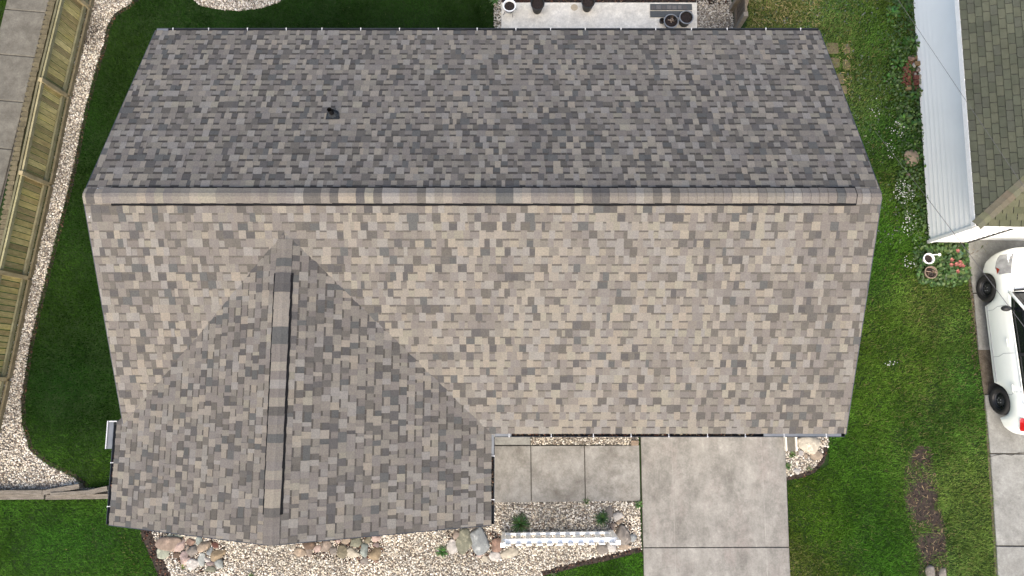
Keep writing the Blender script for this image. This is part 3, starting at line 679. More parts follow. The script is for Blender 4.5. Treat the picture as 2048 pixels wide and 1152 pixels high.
for x, y, f in ((262, 378, fN), (180, 434, lambda q: EZ + SL * (q.y - YB))):
    a = onslope(x / 1.0 - 66 * (x > 200), y, f); 
    nb = MB(); nb.lathe((a.x, a.y, a.z + .012), [(0.001, .006), (.01, .005), (.013, 0)], 10); nb.obj('nail_cap', M['hanger'], roof, HO)

# ------------------------------------------------------------------ neighbour's house
NB = P(1858, 483, 0); rz = math.radians(-1.1)
nh = empty('house', NB, 'white sided neighbouring house with a green grey hipped shingle roof, cut by the right edge', 'house', rz=rz)
Rn = Matrix.Rotation(-rz, 3, 'Z')
LEN, DEP, NZ = 9.5, 7.5, 2.35
w = MB(); w.box((DEP / 2 + .02, LEN / 2 + .02, NZ / 2), (DEP - .06, LEN - .06, NZ)); w.obj('wall', M['siding'], nh)
bh = NZ / 15
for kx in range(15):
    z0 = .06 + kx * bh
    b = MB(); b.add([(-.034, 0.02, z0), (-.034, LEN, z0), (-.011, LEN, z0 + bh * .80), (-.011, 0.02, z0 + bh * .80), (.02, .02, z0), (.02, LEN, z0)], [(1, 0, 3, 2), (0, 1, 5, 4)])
    b.add([(-.011, 0.02, z0 + bh * .80), (-.011, LEN, z0 + bh * .80), (-.006, LEN, z0 + bh - .004), (-.006, 0.02, z0 + bh - .004)], [(1, 0, 3, 2)], (.68, .69, .69)); b.obj('siding_board', M['siding'], nh)  # grey top strip: shade of the lap line painted into the board colour
for kx in range(15):
    z0 = .06 + kx * bh
    b = MB(); b.add([(0.02, -.022, z0), (.80, -.022, z0), (.80, -.004, z0 + bh), (.02, -.004, z0 + bh), (.02, .02, z0), (.8, .02, z0)], [(0, 1, 2, 3), (1, 0, 4, 5)]); b.obj('siding_board', M['white'], nh)
b = MB(); b.box((-.012, -.012, NZ / 2), (.07, .07, NZ)); b.obj('corner_trim', M['white'], nh)
b = MB(); b.box((.83, .0, NZ / 2), (.05, .07, NZ)); b.obj('corner_trim', M['trim'], nh)
b = MB(); b.box((4.0, .16, .9), (6.2, .05, 1.9)); b.obj('garage_door', M['siding'], nh)
cor = Rn @ (P(1953, 451, NZ) - NB); ex, ey = cor.x, cor.y
TN = .36; kn = math.sqrt(1 + TN * TN)
rlx = DEP + 2 * abs(ex); half = rlx / 2
dkn = MB(); zr = NZ + TN * half
V = [(ex, ey, NZ), (ex, LEN + .4, NZ), (ex + half, LEN + .4, zr), (ex + half, ey + half, zr), (ex + rlx, ey, NZ), (ex + rlx, LEN + .4, NZ)]
V = [(a, b, c - .008) for a, b, c in V]
dkn.add(V + [(a, b, c - .12) for a, b, c in V], [(0, 3, 2, 1), (0, 4, 3), (4, 5, 2, 3), (7, 6, 0, 1), (6, 10, 4, 0), (7, 8, 9, 6), (6, 9, 10)])
nroof = dkn.obj('roof', M['deck'], nh)
def tabs(pl, reg, E=.127, tw=.21, pal=((.125, .13, .105),)):
    us = [p[0] for p in reg]; vs = [p[1] for p in reg]; out = []; v = -.01; r = 0
    while v < max(vs):
        u = min(us) - tw + (r % 2) * tw * .5 + (r % 3) * .01
        while u < max(us):
            q = clipto([(u + .008, v), (u + tw - .008, v), (u + tw - .008, v + E + .008), (u + .008, v + E + .008)], reg)
            if q: c = random.choice(pal); kk = random.uniform(.86, 1.0); out.append(piece(pl, q, v, E, .016, .002, tuple(x * kk for x in c)))
            u += tw
        v += E; r += 1
    return out
GP = [lin(86, 90, 77), lin(80, 84, 72), lin(91, 94, 80), lin(84, 87, 77)]
GY = [lin(108, 108, 86), lin(100, 102, 80), lin(112, 111, 90)]
plA = Plane((ex, ey, NZ), (0, 1, 0), (1, 0, TN)); plB = Plane((ex, ey, NZ), (1, 0, 0), (0, 1, TN))
NM = nh.matrix_world if False else (Matrix.Translation(NB) @ Matrix.Rotation(rz, 4, 'Z'))
pn = tabs(plA, [(0, -.02), (LEN + .4 - ey, -.02), (LEN + .4 - ey, half * kn), (half, half * kn)], pal=GP) + tabs(plB, [(0, -.02), (rlx, -.02), (half, half * kn)], pal=GY)
def area_n(p):
    q = [PX(NM @ v) for v in p[0][:len(p[1][0])]]
    if all(a > 2060 or b < -20 for a, b in q): return 0
    n = len(q); return abs(sum(q[i][0] * q[(i + 1) % n][1] - q[(i + 1) % n][0] * q[i][1] for i in range(n))) / 2
pn.sort(key=lambda p: -area_n(p)); rest = MB()
for i, (v, f, c) in enumerate(pn):
    if i < 300 and area_n(p := (v, f, c)) > 0:
        ce = np.mean(np.array([tuple(t) for t in v]), 0); mk('shingle', v, f, M['tab'], nroof, ce, c, loc=tuple(ce))
    else: rest.add(v, f, c)
rest.obj('shingle_field', M['tab'], nroof, kind='stuff')
hipd = Vector((1, 1, TN)).normalized(); hp = Vector((ex, ey, NZ)); sd_ = Vector((1, -1, 0)).normalized()
for i in range(int(half * 1.45 / .14)):
    a = hp + hipd * (i * .14); bb = a + hipd * .17; w_ = .11; vs = []
    for base_, ex_ in ((a, .02), (bb, .012)):
        for x, z in ((-w_, -.02 - w_ * .18), (0, .0), (w_, -.02 - w_ * .18)): vs.append(base_ + sd_ * x + Vector((0, 0, z + ex_ + .012)))
    mk('hip_cap', vs, [(0, 3, 4, 1), (1, 4, 5, 2)], M['tab'], nroof, tuple(a), tuple(x * random.uniform(.9, 1.1) for x in lin(112, 112, 92)), loc=tuple(a))
fz = MB(); fz.beam((ex - .008, ey, NZ - .07), (ex - .008, LEN + .4, NZ - .07), .016, .12); fz.beam((ex + .02, ey - .01, NZ - .07), (ex + rlx, ey - .01, NZ - .07), .02, .12); fz.obj('fascia', M['white'], nh)
gg = MB(); gg.box((ex + rlx / 2 + .5, ey - .06, NZ - .07), (rlx - 1.0, .10, .09)); 
sf = MB(); sf.add([(ex, ey, NZ - .13), (ex, LEN + .3, NZ - .13), (0, LEN + .3, NZ - .13), (0, 0, NZ - .13), (ex + rlx, 0, NZ - .13), (ex + rlx, ey, NZ - .13)], [(0, 1, 2, 3), (0, 3, 4, 5)]); sf.obj('soffit', M['white'], nh)

# ------------------------------------------------------------------ left wooden fence
bases = [(220, -170), (177, 18), (135, 195), (99, 371), (57, 557), (15, 758), (-32, 975)]
fb = [P(a, b) for a, b in bases]; FH = .93
o0 = tuple(fb[3]); fence = empty('wooden_fence', o0, 'low weathered board fence with rails beside the white gravel strip', 'fence')
WC = [lin(205, 188, 128), lin(190, 175, 122), lin(176, 160, 116), lin(214, 198, 140), lin(192, 172, 120)]
RC = [lin(180, 175, 136), lin(168, 163, 128), lin(184, 176, 140)]
OC = [lin(205, 188, 148), lin(195, 180, 142)]
for i, p in enumerate(fb):
    m_ = MB(); dd = (fb[min(i + 1, len(fb) - 1)] - fb[max(i - 1, 0)]); an = math.atan2(dd.y, dd.x)
    m_.box((p.x + .03, p.y, (FH + .04) / 2), (.085, .085, FH + .04), rz=an, col=random.choice(OC)); m_.obj('post', M['rail'], fence, o0)
for a, b in zip(fb[:-1], fb[1:]):
    d = b - a; L = d.length; d.normalize(); n = Vector((-d.y, d.x, 0)); n = n if n.x > 0 else -n
    cc = random.choice(RC)
    m_ = MB(); m_.beam(a + d * .045 + Vector((0, 0, FH - .05)) + n * .02, b - d * .045 + Vector((0, 0, FH - .05)) + n * .02, .04, .085, col=cc); m_.obj('rail', M['rail'], fence, o0)
    m_ = MB(); m_.beam(a + Vector((0, 0, FH + .0)) - n * .03, b + Vector((0, 0, FH + .0)) - n * .03, .045, .03, col=tuple(x * .5 for x in cc)); m_.obj('cap_rail', M['rail'], fence, o0)
    m_ = MB(); m_.beam(a + d * .045 + Vector((0, 0, .18)) + n * .025, b - d * .045 + Vector((0, 0, .18)) + n * .025, .045, .09, col=random.choice(RC)); m_.obj('rail', M['rail'], fence, o0)
    m_ = MB(); m_.beam(a + d * .03 + Vector((0, 0, .06)) + n * .09, b - d * .03 + Vector((0, 0, .06)) + n * .09, .05, .12, col=tuple(x * .8 for x in lin(160, 148, 118))); m_.obj('kick_board', M['rail'], fence, o0)
    nb_ = round(L / .135); w_ = L / nb_
    for j in range(nb_):
        c = a + d * (w_ * (j + .5)) - n * (.018 + random.uniform(0, .006)); m_ = MB()
        cl = random.choice(WC); kk = random.uniform(.68, 1.2)
        m_.box((c.x, c.y, .03 + (FH - .07) / 2), (w_ - .022, .018, FH - .07 + random.uniform(-.01, .01)), rz=math.atan2(d.y, d.x) + random.uniform(-.02, .02), col=tuple(x * kk for x in cl)); m_.obj('board', M['wood'], fence, o0)
# scalloped stone edging beyond it
eg_pts = [P(a, b) for a, b in ((128, -80), (107, 5), (88, 80), (72, 145), (58, 205), (41, 285), (26, 362), (10, 450), (-10, 560))]
edg = empty('stone_edging', tuple(eg_pts[4]), 'row of small scalloped edging stones between slab walk and wooden fence', 'edging'); eo = tuple(eg_pts[4])
acc = 0; 
for a, b in zip(eg_pts[:-1], eg_pts[1:]):
    d = b - a; L = d.length; nst = max(1, round(L / .115)); d.normalize(); n = Vector((-d.y, d.x, 0))
    for j in range(nst):
        c = a + d * (L * (j + .5) / nst); r = L / nst * .5
        prof = []
        for t in np.linspace(-1, 1, 7): prof.append(c + d * (t * r * .94) - n * (-.0 + (1 - t * t) * .05 + .05))
        prof += [c + d * (r * .94) + n * .07, c - d * (r * .94) + n * .07]
        hh = .05 + random.uniform(-.012, .012); kk = random.uniform(.8, 1.15); N_ = len(prof)
        vs = [(p.x, p.y, hh) for p in prof] + [(p.x, p.y, -.02) for p in prof]
        mk('stone', vs, [tuple(range(N_))[::-1], tuple(range(N_, 2 * N_))] + [(i, i + N_, (i + 1) % N_ + N_, (i + 1) % N_)[::-1] for i in range(N_)], M['paver'], edg, eo, tuple(x * kk for x in lin(140, 130, 104)))

# ------------------------------------------------------------------ landscape timbers at lower left
def timber(a, b, w, h, z, label, rot=0):
    a = P(*a); b = P(*b); a.z = b.z = z + h / 2; m_ = MB(); m_.beam(a, b, w, h); m_.single('landscape_timber', M['timber'], label, 'timber', 'weathered timbers edging the lower end of the gravel bed')
timber((-40, 993), (95, 992), .10, .10, .02, 'long weathered timber running in from the left edge along the lawn, lower strip')
timber((98, 993), (222, 991), .10, .09, .02, 'long pale timber between the left timber and the house gutter, next to the bright lawn')
timber((-40, 983), (95, 982), .09, .16, .02, 'grey timber at the left edge lying against the white gravel')
timber((95, 983), (168, 970), .10, .15, .02, 'short tilted dark timber at the foot of the gravel, pointing up to the dark lawn')
timber((112, 986), (190, 981), .07, .17, .02, 'thin pale timber lying between the tilted timber and lawn')
timber((184, 983), (225, 974), .10, .18, .02, 'short timber end disappearing under the house gutter at the dark lawn corner')

# ------------------------------------------------------------------ white picket fence in the front bed
pa, pb = P(1007, 1066), P(1222, 1063); d = (pb - pa).normalized(); L = (pb - pa).length
pf = empty('picket_fence', pa, 'short white vinyl picket fence panel standing in the front gravel bed', 'fence'); po = tuple(pa); an = math.atan2(d.y, d.x)
PHT = .98
for p, hh, ww in ((pa, PHT + .10, .075), (pb, PHT + .02, .075)):
    m_ = MB(); m_.box((p.x, p.y, hh / 2), (ww, ww, hh), rz=an); m_.box((p.x, p.y, hh + .012), (ww + .014, ww + .014, .024), rz=an); m_.obj('post', M['white'], pf, po)
for z, hgt, wr in ((.08, .09, .045), (PHT - .17, .09, .085)):
    m_ = MB(); m_.beam(pa + Vector((0, wr / 2 - .022, z)), pb + Vector((0, wr / 2 - .022, z)), wr, hgt); m_.obj('rail', M['white'], pf, po)
np_ = 11
for j in range(np_):
    c = pa + d * (L * (j + .5) / np_) + Vector((0, -.0, 0)); m_ = MB(); m_.box((c.x, c.y - .034, .05 + (PHT - .05) / 2), (.115, .02, PHT - .05), rz=an); m_.obj('picket', M['white'], pf, po)

# ------------------------------------------------------------------ rocks
def ico2(sub=2):
    v = [Vector(p) for p in ICO]; f = [tuple(t) for t in ICF.tolist()]
    for _ in range(sub):
        cache = {}; nf = []
        def mid(a, b):
            k_ = (min(a, b), max(a, b))
            if k_ not in cache: v.append(((v[a] + v[b]) / 2).normalized()); cache[k_] = len(v) - 1
            return cache[k_]
        for a, b, c in f:
            x, y, z = mid(a, b), mid(b, c), mid(c, a); nf += [(a, x, z), (x, b, y), (z, y, c), (x, y, z)]
        f = nf
    return np.array([tuple(p) for p in v]), f
IV, IF = ico2(2)
def rock(px, py, w_, h_, ang, colr, label, cat='rock', group=None, flat=.55, name='rock', boxy=.0, lift=.0):
    c = P(px, py); s = 15.15 / F * .5 * 1.02; rx, ry = w_ * s, h_ * s; rx *= 1.03; ry *= 1.03; rzz = min(rx, ry) * flat * .8 + .01
    v = IV.copy()
    if boxy: v = np.sign(v) * np.abs(v) ** (1 - boxy)
    for _ in range(9):   # facets: flatten against random planes so it reads as a broken / river stone
        nrm = rng.normal(size=3); nrm /= np.linalg.norm(nrm); dd = v @ nrm; lim = rng.uniform(.5, .82); ex_ = np.clip(dd - lim, 0, None); v = v - ex_[:, None] * nrm * .9
    v *= (1 + .05 * np.sin(v @ rng.normal(size=3) * 4 + rng.random() * 6))[:, None]
    v = v * np.array([rx * 1.12, ry * 1.12, rzz]); a = math.radians(-ang); ca, sa = math.cos(a), math.sin(a)
    v = np.stack([v[:, 0] * ca - v[:, 1] * sa, v[:, 0] * sa + v[:, 1] * ca, v[:, 2]], 1) + np.array([c.x, c.y, rzz * .55 + lift])
    return single(name, v, IF, M['rock'], label, cat, group, col=tuple(colr), smooth=True)
K = dict(brown=lin(156, 138, 124), pink=lin(190, 168, 158), pgreen=lin(168, 172, 154), rust=lin(148, 122, 108), teal=lin(150, 158, 152), cream=lin(205, 196, 178), tan=lin(168, 152, 134), grey=lin(140, 133, 126),
         dred=lin(105, 70, 60), ochre=lin(162, 144, 118), mauve=lin(158, 142, 138), taupe=lin(156, 142, 130), blue=lin(150, 155, 156), white=lin(205, 200, 194), lblue=lin(172, 176, 172), dbrown=lin(110, 92, 78), olive=lin(135, 128, 108), ggreen=lin(135, 135, 118))
A = 'in left rock pile under front gable'; B = 'in middle rock pile under front gable'; Cc = 'left of the white picket fence'; D = 'by the picket fence\'s right end'; E_ = 'in gravel corner right of the driveway'
R = [
 (340, 1086, 44, 27, -5, 'brown', 'largest brown boulder with a notched top ' + A, .6), (330, 1106, 28, 20, 4, 'pgreen', 'flat square pale green stone ' + A, .2),
 (359, 1092, 30, 21, -32, 'pink', 'smooth pink wedge shaped cobble ' + A, .6), (383, 1083, 18, 14, 0, 'rust', 'rust red cobble near the roof edge ' + A, .6),
 (400, 1080, 12, 17, 0, 'teal', 'small upright teal grey cobble ' + A, .6), (351, 1071, 30, 9, 4, 'pgreen', 'thin pale green slab against the roof edge ' + A, .4),
 (382, 1074, 34, 9, -5, 'cream', 'long thin cream slab against the roof edge ' + A, .4), (410, 1093, 26, 19, -35, 'tan', 'tan leaning cobble at the top right ' + A, .6),
 (388, 1101, 20, 30, 25, 'grey', 'tall grey brown cobble at the centre ' + A, .6), (432, 1092, 18, 12, 20, 'dred', 'dark red flat stone at the right ' + A, .35),
 (436, 1110, 32, 20, -30, 'ochre', 'large ochre banded cobble at the right end ' + A, .6), (354, 1109, 18, 12, 0, 'dbrown', 'small dark brown stone beside the square one ' + A, .5),
 (370, 1110, 14, 19, 20, 'mauve', 'small upright mauve cobble ' + A, .6), (378, 1098, 10, 15, 0, 'taupe', 'little taupe cobble under the rust one ' + A, .6),
 (421, 1102, 12, 19, 15, 'blue', 'narrow blue grey cobble ' + A, .6), (374, 1120, 18, 15, -20, 'pink', 'rounded pale pink cobble at the lower edge ' + A, .6),
 (387, 1128, 22, 19, 0, 'white', 'white veined cobble at the bottom ' + A, .6), (404, 1118, 17, 28, -5, 'lblue', 'tall light blue grey cobble ' + A, .6),
 (416, 1118, 14, 10, 20, 'white', 'small white oval pebble ' + A, .6), (423, 1127, 17, 9, 5, 'mauve', 'flat mauve oval pebble ' + A, .6),
 (440, 1128, 18, 18, 0, 'lblue', 'pale round cobble at the lower right ' + A, .6), (420, 1138, 25, 12, 5, 'ggreen', 'lowest long grey green cobble ' + A, .5),
 (600, 1104, 27, 14, 10, 'tan', 'leftmost flat tan stone ' + B, .4), (620, 1088, 22, 18, 0, 'dbrown', 'dark brown cobble near the gable edge ' + B, .6), (619, 1105, 14, 21, -10, 'taupe', 'pointed taupe wedge ' + B, .5),
 (635, 1096, 17, 13, -20, 'pink', 'small pink angular cobble ' + B, .6), (653, 1091, 20, 20, 10, 'taupe', 'rounded taupe cobble ' + B, .6), (667, 1101, 14, 17, 0, 'grey', 'upright dark grey egg shaped cobble ' + B, .7),
 (686, 1102, 20, 24, -15, 'olive', 'brown olive cobble at the centre ' + B, .6), (693, 1080, 18, 18, 0, 'tan', 'tan cobble touching the roof edge ' + B, .6), (714, 1083, 24, 20, -15, 'ggreen', 'green grey cobble with white patch ' + B, .6),
 (707, 1106, 24, 20, 10, 'cream', 'broad cream cobble ' + B, .6), (729, 1100, 18, 23, 0, 'teal', 'pale teal egg shaped cobble ' + B, .7), (751, 1108, 28, 23, -20, 'ochre', 'large tan angular stone at the right end ' + B, .6),
 (736, 1078, 15, 15, 0, 'olive', 'small olive cobble at the roof edge ' + B, .6), (752, 1075, 17, 14, 0, 'pink', 'pink cobble at the upper right ' + B, .6), (753, 1090, 12, 12, 0, 'mauve', 'small mauve stone ' + B, .5),
 (729, 1121, 17, 15, 0, 'grey', 'lowest grey stone ' + B, .4), (752, 1123, 14, 8, 0, 'rust', 'small rust coloured stone at the lower right ' + B, .4), (676, 1083, 12, 9, 0, 'pink', 'tiny pink stone near the roof edge ' + B, .5), (640, 1078, 14, 9, 0, 'blue', 'small blue grey stone half under the roof edge ' + B, .5),
 (904, 1093, 20, 27, -20, 'white', 'smooth white pink cobble next to a grass tuft ' + Cc, .6), (914, 1069, 19, 18, 0, 'taupe', 'brown grey stone by the gable corner ' + Cc, .6), (930, 1082, 32, 43, 12, 'ggreen', 'big grey green boulder ' + Cc, .5),
 (963, 1081, 36, 52, -18, 'blue', 'biggest blue grey boulder ' + Cc, .5), (994, 1086, 24, 29, 10, 'rust', 'reddish brown boulder touching the post ' + Cc, .6), (952, 1094, 15, 21, -10, 'mauve', 'mottled cobble between the two boulders ' + Cc, .6),
 (960, 1109, 12, 9, 0, 'pink', 'small pinkish pebble below the boulders ' + Cc, .6), (971, 1115, 12, 12, 0, 'cream', 'small round cream pebble ' + Cc, .6), (990, 1112, 20, 18, 0, 'white', 'pale speckled cobble ' + Cc, .6), (1017, 1106, 33, 18, -15, 'cream', 'long pale mottled stone under the fence end ' + Cc, .5),
 (1218, 1026, 14, 23, 5, 'grey', 'tall grey oval cobble leaning on the grassy clump ' + D, .6), (1234, 1030, 18, 19, 0, 'white', 'white grey round cobble ' + D, .6), (1239, 1043, 13, 10, 0, 'tan', 'small tan pebble ' + D, .6), (1226, 1053, 13, 14, 0, 'taupe', 'taupe pebble above the fence end ' + D, .6),
 (1245, 1066, 28, 38, -22, 'grey', 'large greyish tan boulder ' + D, .6), (1265, 1074, 15, 14, 0, 'blue', 'blue grey cobble near the driveway ' + D, .6), (1205, 1096, 20, 21, -10, 'grey', 'grey veined cobble under the pickets ' + D, .6), (1223, 1094, 21, 18, 0, 'white', 'white cobble under the pickets ' + D, .6), (1248, 1093, 28, 13, -5, 'tan', 'flat tan stone below the large boulder ' + D, .3),
 (1615, 889, 42, 36, 0, 'cream', 'largest pale boulder ' + E_, .5), (1630, 908, 27, 21, 30, 'tan', 'tan block shaped stone ' + E_, .5), (1601, 906, 13, 11, 0, 'white', 'white pebble beside the large boulder ' + E_, .6), (1611, 911, 8, 10, 0, 'tan', 'tiny tan pebble ' + E_, .6), (1592, 942, 13, 11, 10, 'white', 'white pebble near the lawn ' + E_, .6),
 (1820, 317, 27, 32, 10, 'tan', 'tan boulder in the weeds beside the neighbour\'s white wall', .5), (1816, 350, 9, 7, 0, 'brown', 'small brown stone in the weeds below the tan boulder', .4), (1821, 60, 12, 10, 0, 'dred', 'dark red stone in the weeds high up by the white wall', .5), (1826, 76, 9, 10, 0, 'cream', 'small cream stone in the weeds below the dark red one', .5),
 (1860, 1142, 20, 20, 0, 'grey', 'larger grey block stone at the foot of the mulch strip', .5), (1885, 1145, 15, 17, 0, 'grey', 'smaller grey block stone at the foot of the mulch strip, nearer the drive', .5)]
for r in R:
    rock(r[0], r[1], r[2], r[3], r[4], K[r[5]], r[6], flat=r[7], boxy=.25 if ('square' in r[6] or 'block' in r[6]) else 0, group='rocks laid on the gravel' if r[1] > 800 and r[0] < 1700 else 'stones by the neighbour')
for px_l in ([(318, 1066), (420, 1066), (455, 1100), (448, 1140), (400, 1146), (340, 1118), (318, 1105)], [(590, 1080), (750, 1066), (768, 1080), (770, 1120), (725, 1128), (600, 1112)], [(895, 1065), (1000, 1060), (1010, 1100), (985, 1120), (950, 1110), (900, 1100)], [(1210, 1020), (1245, 1020), (1268, 1060), (1262, 1090), (1225, 1070)]):
    pebbles('soil_crumbs', [PP(px_l)], 900, (.02, .045), MUL, M['chip'], flat=.9)
# stepping stones on the right lawn
for i, (x, y, w_, h_, lb) in enumerate(((1664, 97, 28, 26, 'topmost square stepping stone beside the roof corner'), (1668, 126, 24, 24, 'second square stepping stone below the topmost one'), (1693, 98, 14, 22, 'narrow mossy stepping stone to the right of the topmost one'), (1692, 130, 16, 22, 'mossy paving stone right of the second stepping stone'), (1678, 158, 22, 24, 'third stepping stone half under the rake'), (1686, 180, 16, 20, 'lowest stepping stone peeking out by the roof rake'))):
    c = P(x, y); s = 15.15 / F; a, b = w_ * s / 2, h_ * s / 2; n = 12; v = []
    for z, kx in ((-.02, .96), (.018, .96), (.024, .88)):
        for j in range(n):
            t = 2 * math.pi * (j + .5) / n; cx, cy = math.cos(t), math.sin(t); m_ = max(abs(cx), abs(cy)); kk = kx / (m_ ** .75) * (1 + .03 * math.sin(j * 2.3 + i)); v.append((c.x + cx * a * kk, c.y + cy * b * kk, z))
    single('stepping_stone', v, [(q * n + j, q * n + (j + 1) % n, (q + 1) * n + (j + 1) % n, (q + 1) * n + j) for q in range(2) for j in range(n)] + [tuple(range(2 * n, 3 * n))], M['paver'], lb, 'stepping stone', 'stepping stones along the right gable', col=lin(150, 136, 112))
# brick and stone heap beside the white wall
bc = [lin(150, 95, 80), lin(165, 110, 90), lin(130, 80, 70), lin(175, 150, 115), lin(140, 92, 82)]
BL = ['holed brick at the upper end of the middle column of the brick heap', 'second brick down the middle column of the brick heap', 'third brick down the middle column, holed, in the heap', 'lowest brick of the middle column, with no brick below it',
      'holed brick beside the slim cream pebble on the heap', 'raised brick left of the cream stone on the heap', 'raised brick left of the pale greenish stone on the heap', 'outermost brick of the heap, upper of the two facing the lawn', 'outermost holed brick of the heap, lower of the two facing the lawn',
      'brick at the upper outer shoulder of the heap', 'brick right beneath the rust red stone of the heap', 'highest brick of the heap, touching the white wall side', 'brick between the rust red stone and the middle column', 'raised brick under the taupe stone of the heap', 'last brick at the lower end of the heap by the wall']
rows = [(1813, 148, 0), (1813, 158, 0), (1813, 168, 0), (1814, 178, 0), (1826, 150, 0), (1826, 160, 1), (1826, 170, 1), (1806, 154, 0), (1806, 164, 0), (1808, 140, 0), (1818, 126, 0), (1826, 118, 0), (1814, 133, 0), (1828, 132, 1), (1831, 180, 0)]
for i, (x, y, lv) in enumerate(rows):
    c = P(x, y); m_ = MB(); cl = random.choice(bc); an = random.uniform(-.15, .15)
    z = .05 + lv * .07
    m_.box((c.x, c.y, z), (.115, .098, .075), rz=an, col=cl)
    if i % 2 == 0: m_.lathe((c.x, c.y, z + .039), [(.001, 0), (.016, 0)], 8, col=(.02, .012, .01))
    m_.single('brick', M['brick'], BL[i], 'brick', 'bricks heaped by the neighbour\'s wall')
for x, y, w_, h_, kx, lb in ((1824, 134, 8, 10, 'white', 'white pebble on the brick heap, highest of its stones'), (1832, 143, 11, 11, 'taupe', 'taupe stone against the wall on the brick heap'), (1826, 154, 7, 9, 'cream', 'slim cream pebble in the middle of the brick heap'), (1834, 158, 11, 11, 'cream', 'cream stone against the wall on the brick heap'), (1834, 168, 12, 12, 'pgreen', 'pale greenish stone at the lower end of the brick heap'), (1817, 121, 14, 10, 'rust', 'rust red stone crowning the brick heap')):
    rock(x, y, w_, h_, 0, K[kx], lb, flat=.6, group='stones on the brick heap', lift=.09)
# splash block beside the driveway
c = P(1577, 875); sb = empty('splash_block', c, 'grey downspout splash block with white sides at the driveway corner', 'splash block')
m_ = MB(); m_.box((0, 0, .05), (.17, .55, .08)); m_.obj('trough', M['oldwalk'], sb)
for sg in (-1, 1): m_ = MB(); m_.box((sg * .11, 0, .07), (.035, .55, .14)); m_.obj('side', M['patio'], sb)
# edging bricks at the end of the gravel strip
for i, y in enumerate((883, 888)):
    c = P(1268, y); m_ = MB(); m_.box((c.x, c.y, .06), (.15, .05, .07), col=lin(176, 158, 138)); m_.single('brick', M['brick'], ('upper' if i == 0 else 'lower') + ' pale brick at the driveway end of the narrow gravel strip', 'brick')

# ------------------------------------------------------------------ plants
def tuft(px, py, n, ln, colr, label, w_=.008, name='grass_plant', group=None):
    c = P(px, py); V_, F_, C_ = [], [], []
    for i in range(n):
        a = random.uniform(0, 6.283); L = ln * random.uniform(.55, 1.05); up = random.uniform(.25, .95); cl = tuple(x * random.uniform(.6, 1.4) for x in colr)
        px_, py_ = -math.sin(a) * w_, math.cos(a) * w_; base_i = len(V_)
        for t in (0, .35, .7, 1):
            r = L * (t * math.cos(up * 1.1)) + .01; z = L * (math.sin(up * 1.3) * t - .55 * t * t * (1.1 - up * .5)) + .02; ww = (1 - t ** 2) * 1 + .05
            V_ += [(c.x + math.cos(a) * r - px_ * ww, c.y + math.sin(a) * r - py_ * ww, z + .01), (c.x + math.cos(a) * r + px_ * ww, c.y + math.sin(a) * r + py_ * ww, z + .01)]
        for q in range(3): F_.append((base_i + 2 * q, base_i + 2 * q + 1, base_i + 2 * q + 3, base_i + 2 * q + 2)); C_.append(cl)
    return single(name, V_, F_, M['leaf'], label, 'plant', group, col=C_, base=np.array(tuple(c)))
G1 = (.07, .17, .03)
tuft(1040, 1046, 150, .30, (.06, .15, .03), 'largest spiky green daylily clump behind the picket fence, left half', .009)
tuft(1204, 1036, 110, .24, (.065, .15, .035), 'spiky green clump beside the grey cobbles at the fence\'s right end', .008)
tuft(1172, 1003, 30, .13, (.10, .19, .05), 'small weed at the walkway joint above the gravel', .006)
tuft(1278, 1008, 45, .15, (.09, .21, .04), 'bright small clump at the walkway and driveway corner', .007)
tuft(885, 1102, 60, .19, (.08, .22, .04), 'bright green grass tuft left of the white cobble', .008)
tuft(1105, 1150, 25, .10, (.10, .16, .05), 'sparse weed in the lower gravel near the bottom edge', .006)
tuft(1582, 908, 35, .12, (.10, .18, .04), 'low weed below the splash block', .007)
tuft(1575, 932, 35, .12, (.08, .17, .03), 'low weed against the driveway edge in the corner gravel', .007)
tuft(1617, 938, 30, .12, (.11, .16, .05), 'thin weed in the lower corner gravel', .006)
tuft(990, 3, 40, .18, (.11, .22, .05), 'light green plant beside the white pot at the patio corner', .012)
tuft(368, 1132, 14, .07, (.25, .30, .04), 'yellow green weed below the left rock pile', .008)
tuft(504, 1150, 22, .11, (.07, .14, .03), 'dark weed in gravel at the bottom edge', .007)
def herb(px, py, r, n, size, cols, label, name='leafy_plant', hgt=.2):
    c = P(px, py); V_, F_, C_ = [], [], []
    base_ = [(-.5, 0), (-.2, .32), (.2, .32), (.55, 0), (.2, -.32), (-.2, -.32)]
    for i in range(n):
        a = random.uniform(0, 6.283); rr = r * math.sqrt(random.random()); s = random.uniform(*size); z = .04 + hgt * (1 - (rr / r) ** 2) * random.uniform(.5, 1); ta = random.uniform(-.5, .5)
        b0 = len(V_); cl = tuple(x * random.uniform(.7, 1.3) for x in random.choice(cols)); ca, sa = math.cos(a), math.sin(a)
        for x, y in base_: V_.append((c.x + ca * rr + (x * ca - y * sa) * s, c.y + sa * rr + (x * sa + y * ca) * s, z - x * s * ta - abs(y) * s * .2))
        V_.append((c.x, c.y, .0)); V_.append((c.x + .003, c.y + .003, .0))
        F_ += [(b0, b0 + 1, b0 + 2, b0 + 3), (b0, b0 + 3, b0 + 4, b0 + 5), (b0, b0 + 1, b0 + 7, b0 + 6)]; C_ += [cl, cl, cl]
    return single(name, V_, F_, M['leaf'], label, 'plant', 'leafy weeds along the neighbour\'s wall', col=C_, base=np.array(tuple(c)))
GL = [(.08, .20, .04), (.06, .15, .03), (.11, .24, .05)]
herb(1822, 92, .22, 45, (.06, .11), GL, 'broad leaved plant against the white wall above the brick heap')
herb(1776, 160, .14, 20, (.05, .09), GL, 'small bright leafy weed left of the brick heap')
herb(1790, 130, .16, 26, (.05, .09), GL, 'leafy weed just up and left of the brick heap')
herb(1828, 190, .16, 24, (.06, .10), GL, 'leafy weed growing under the lower end of the brick heap')
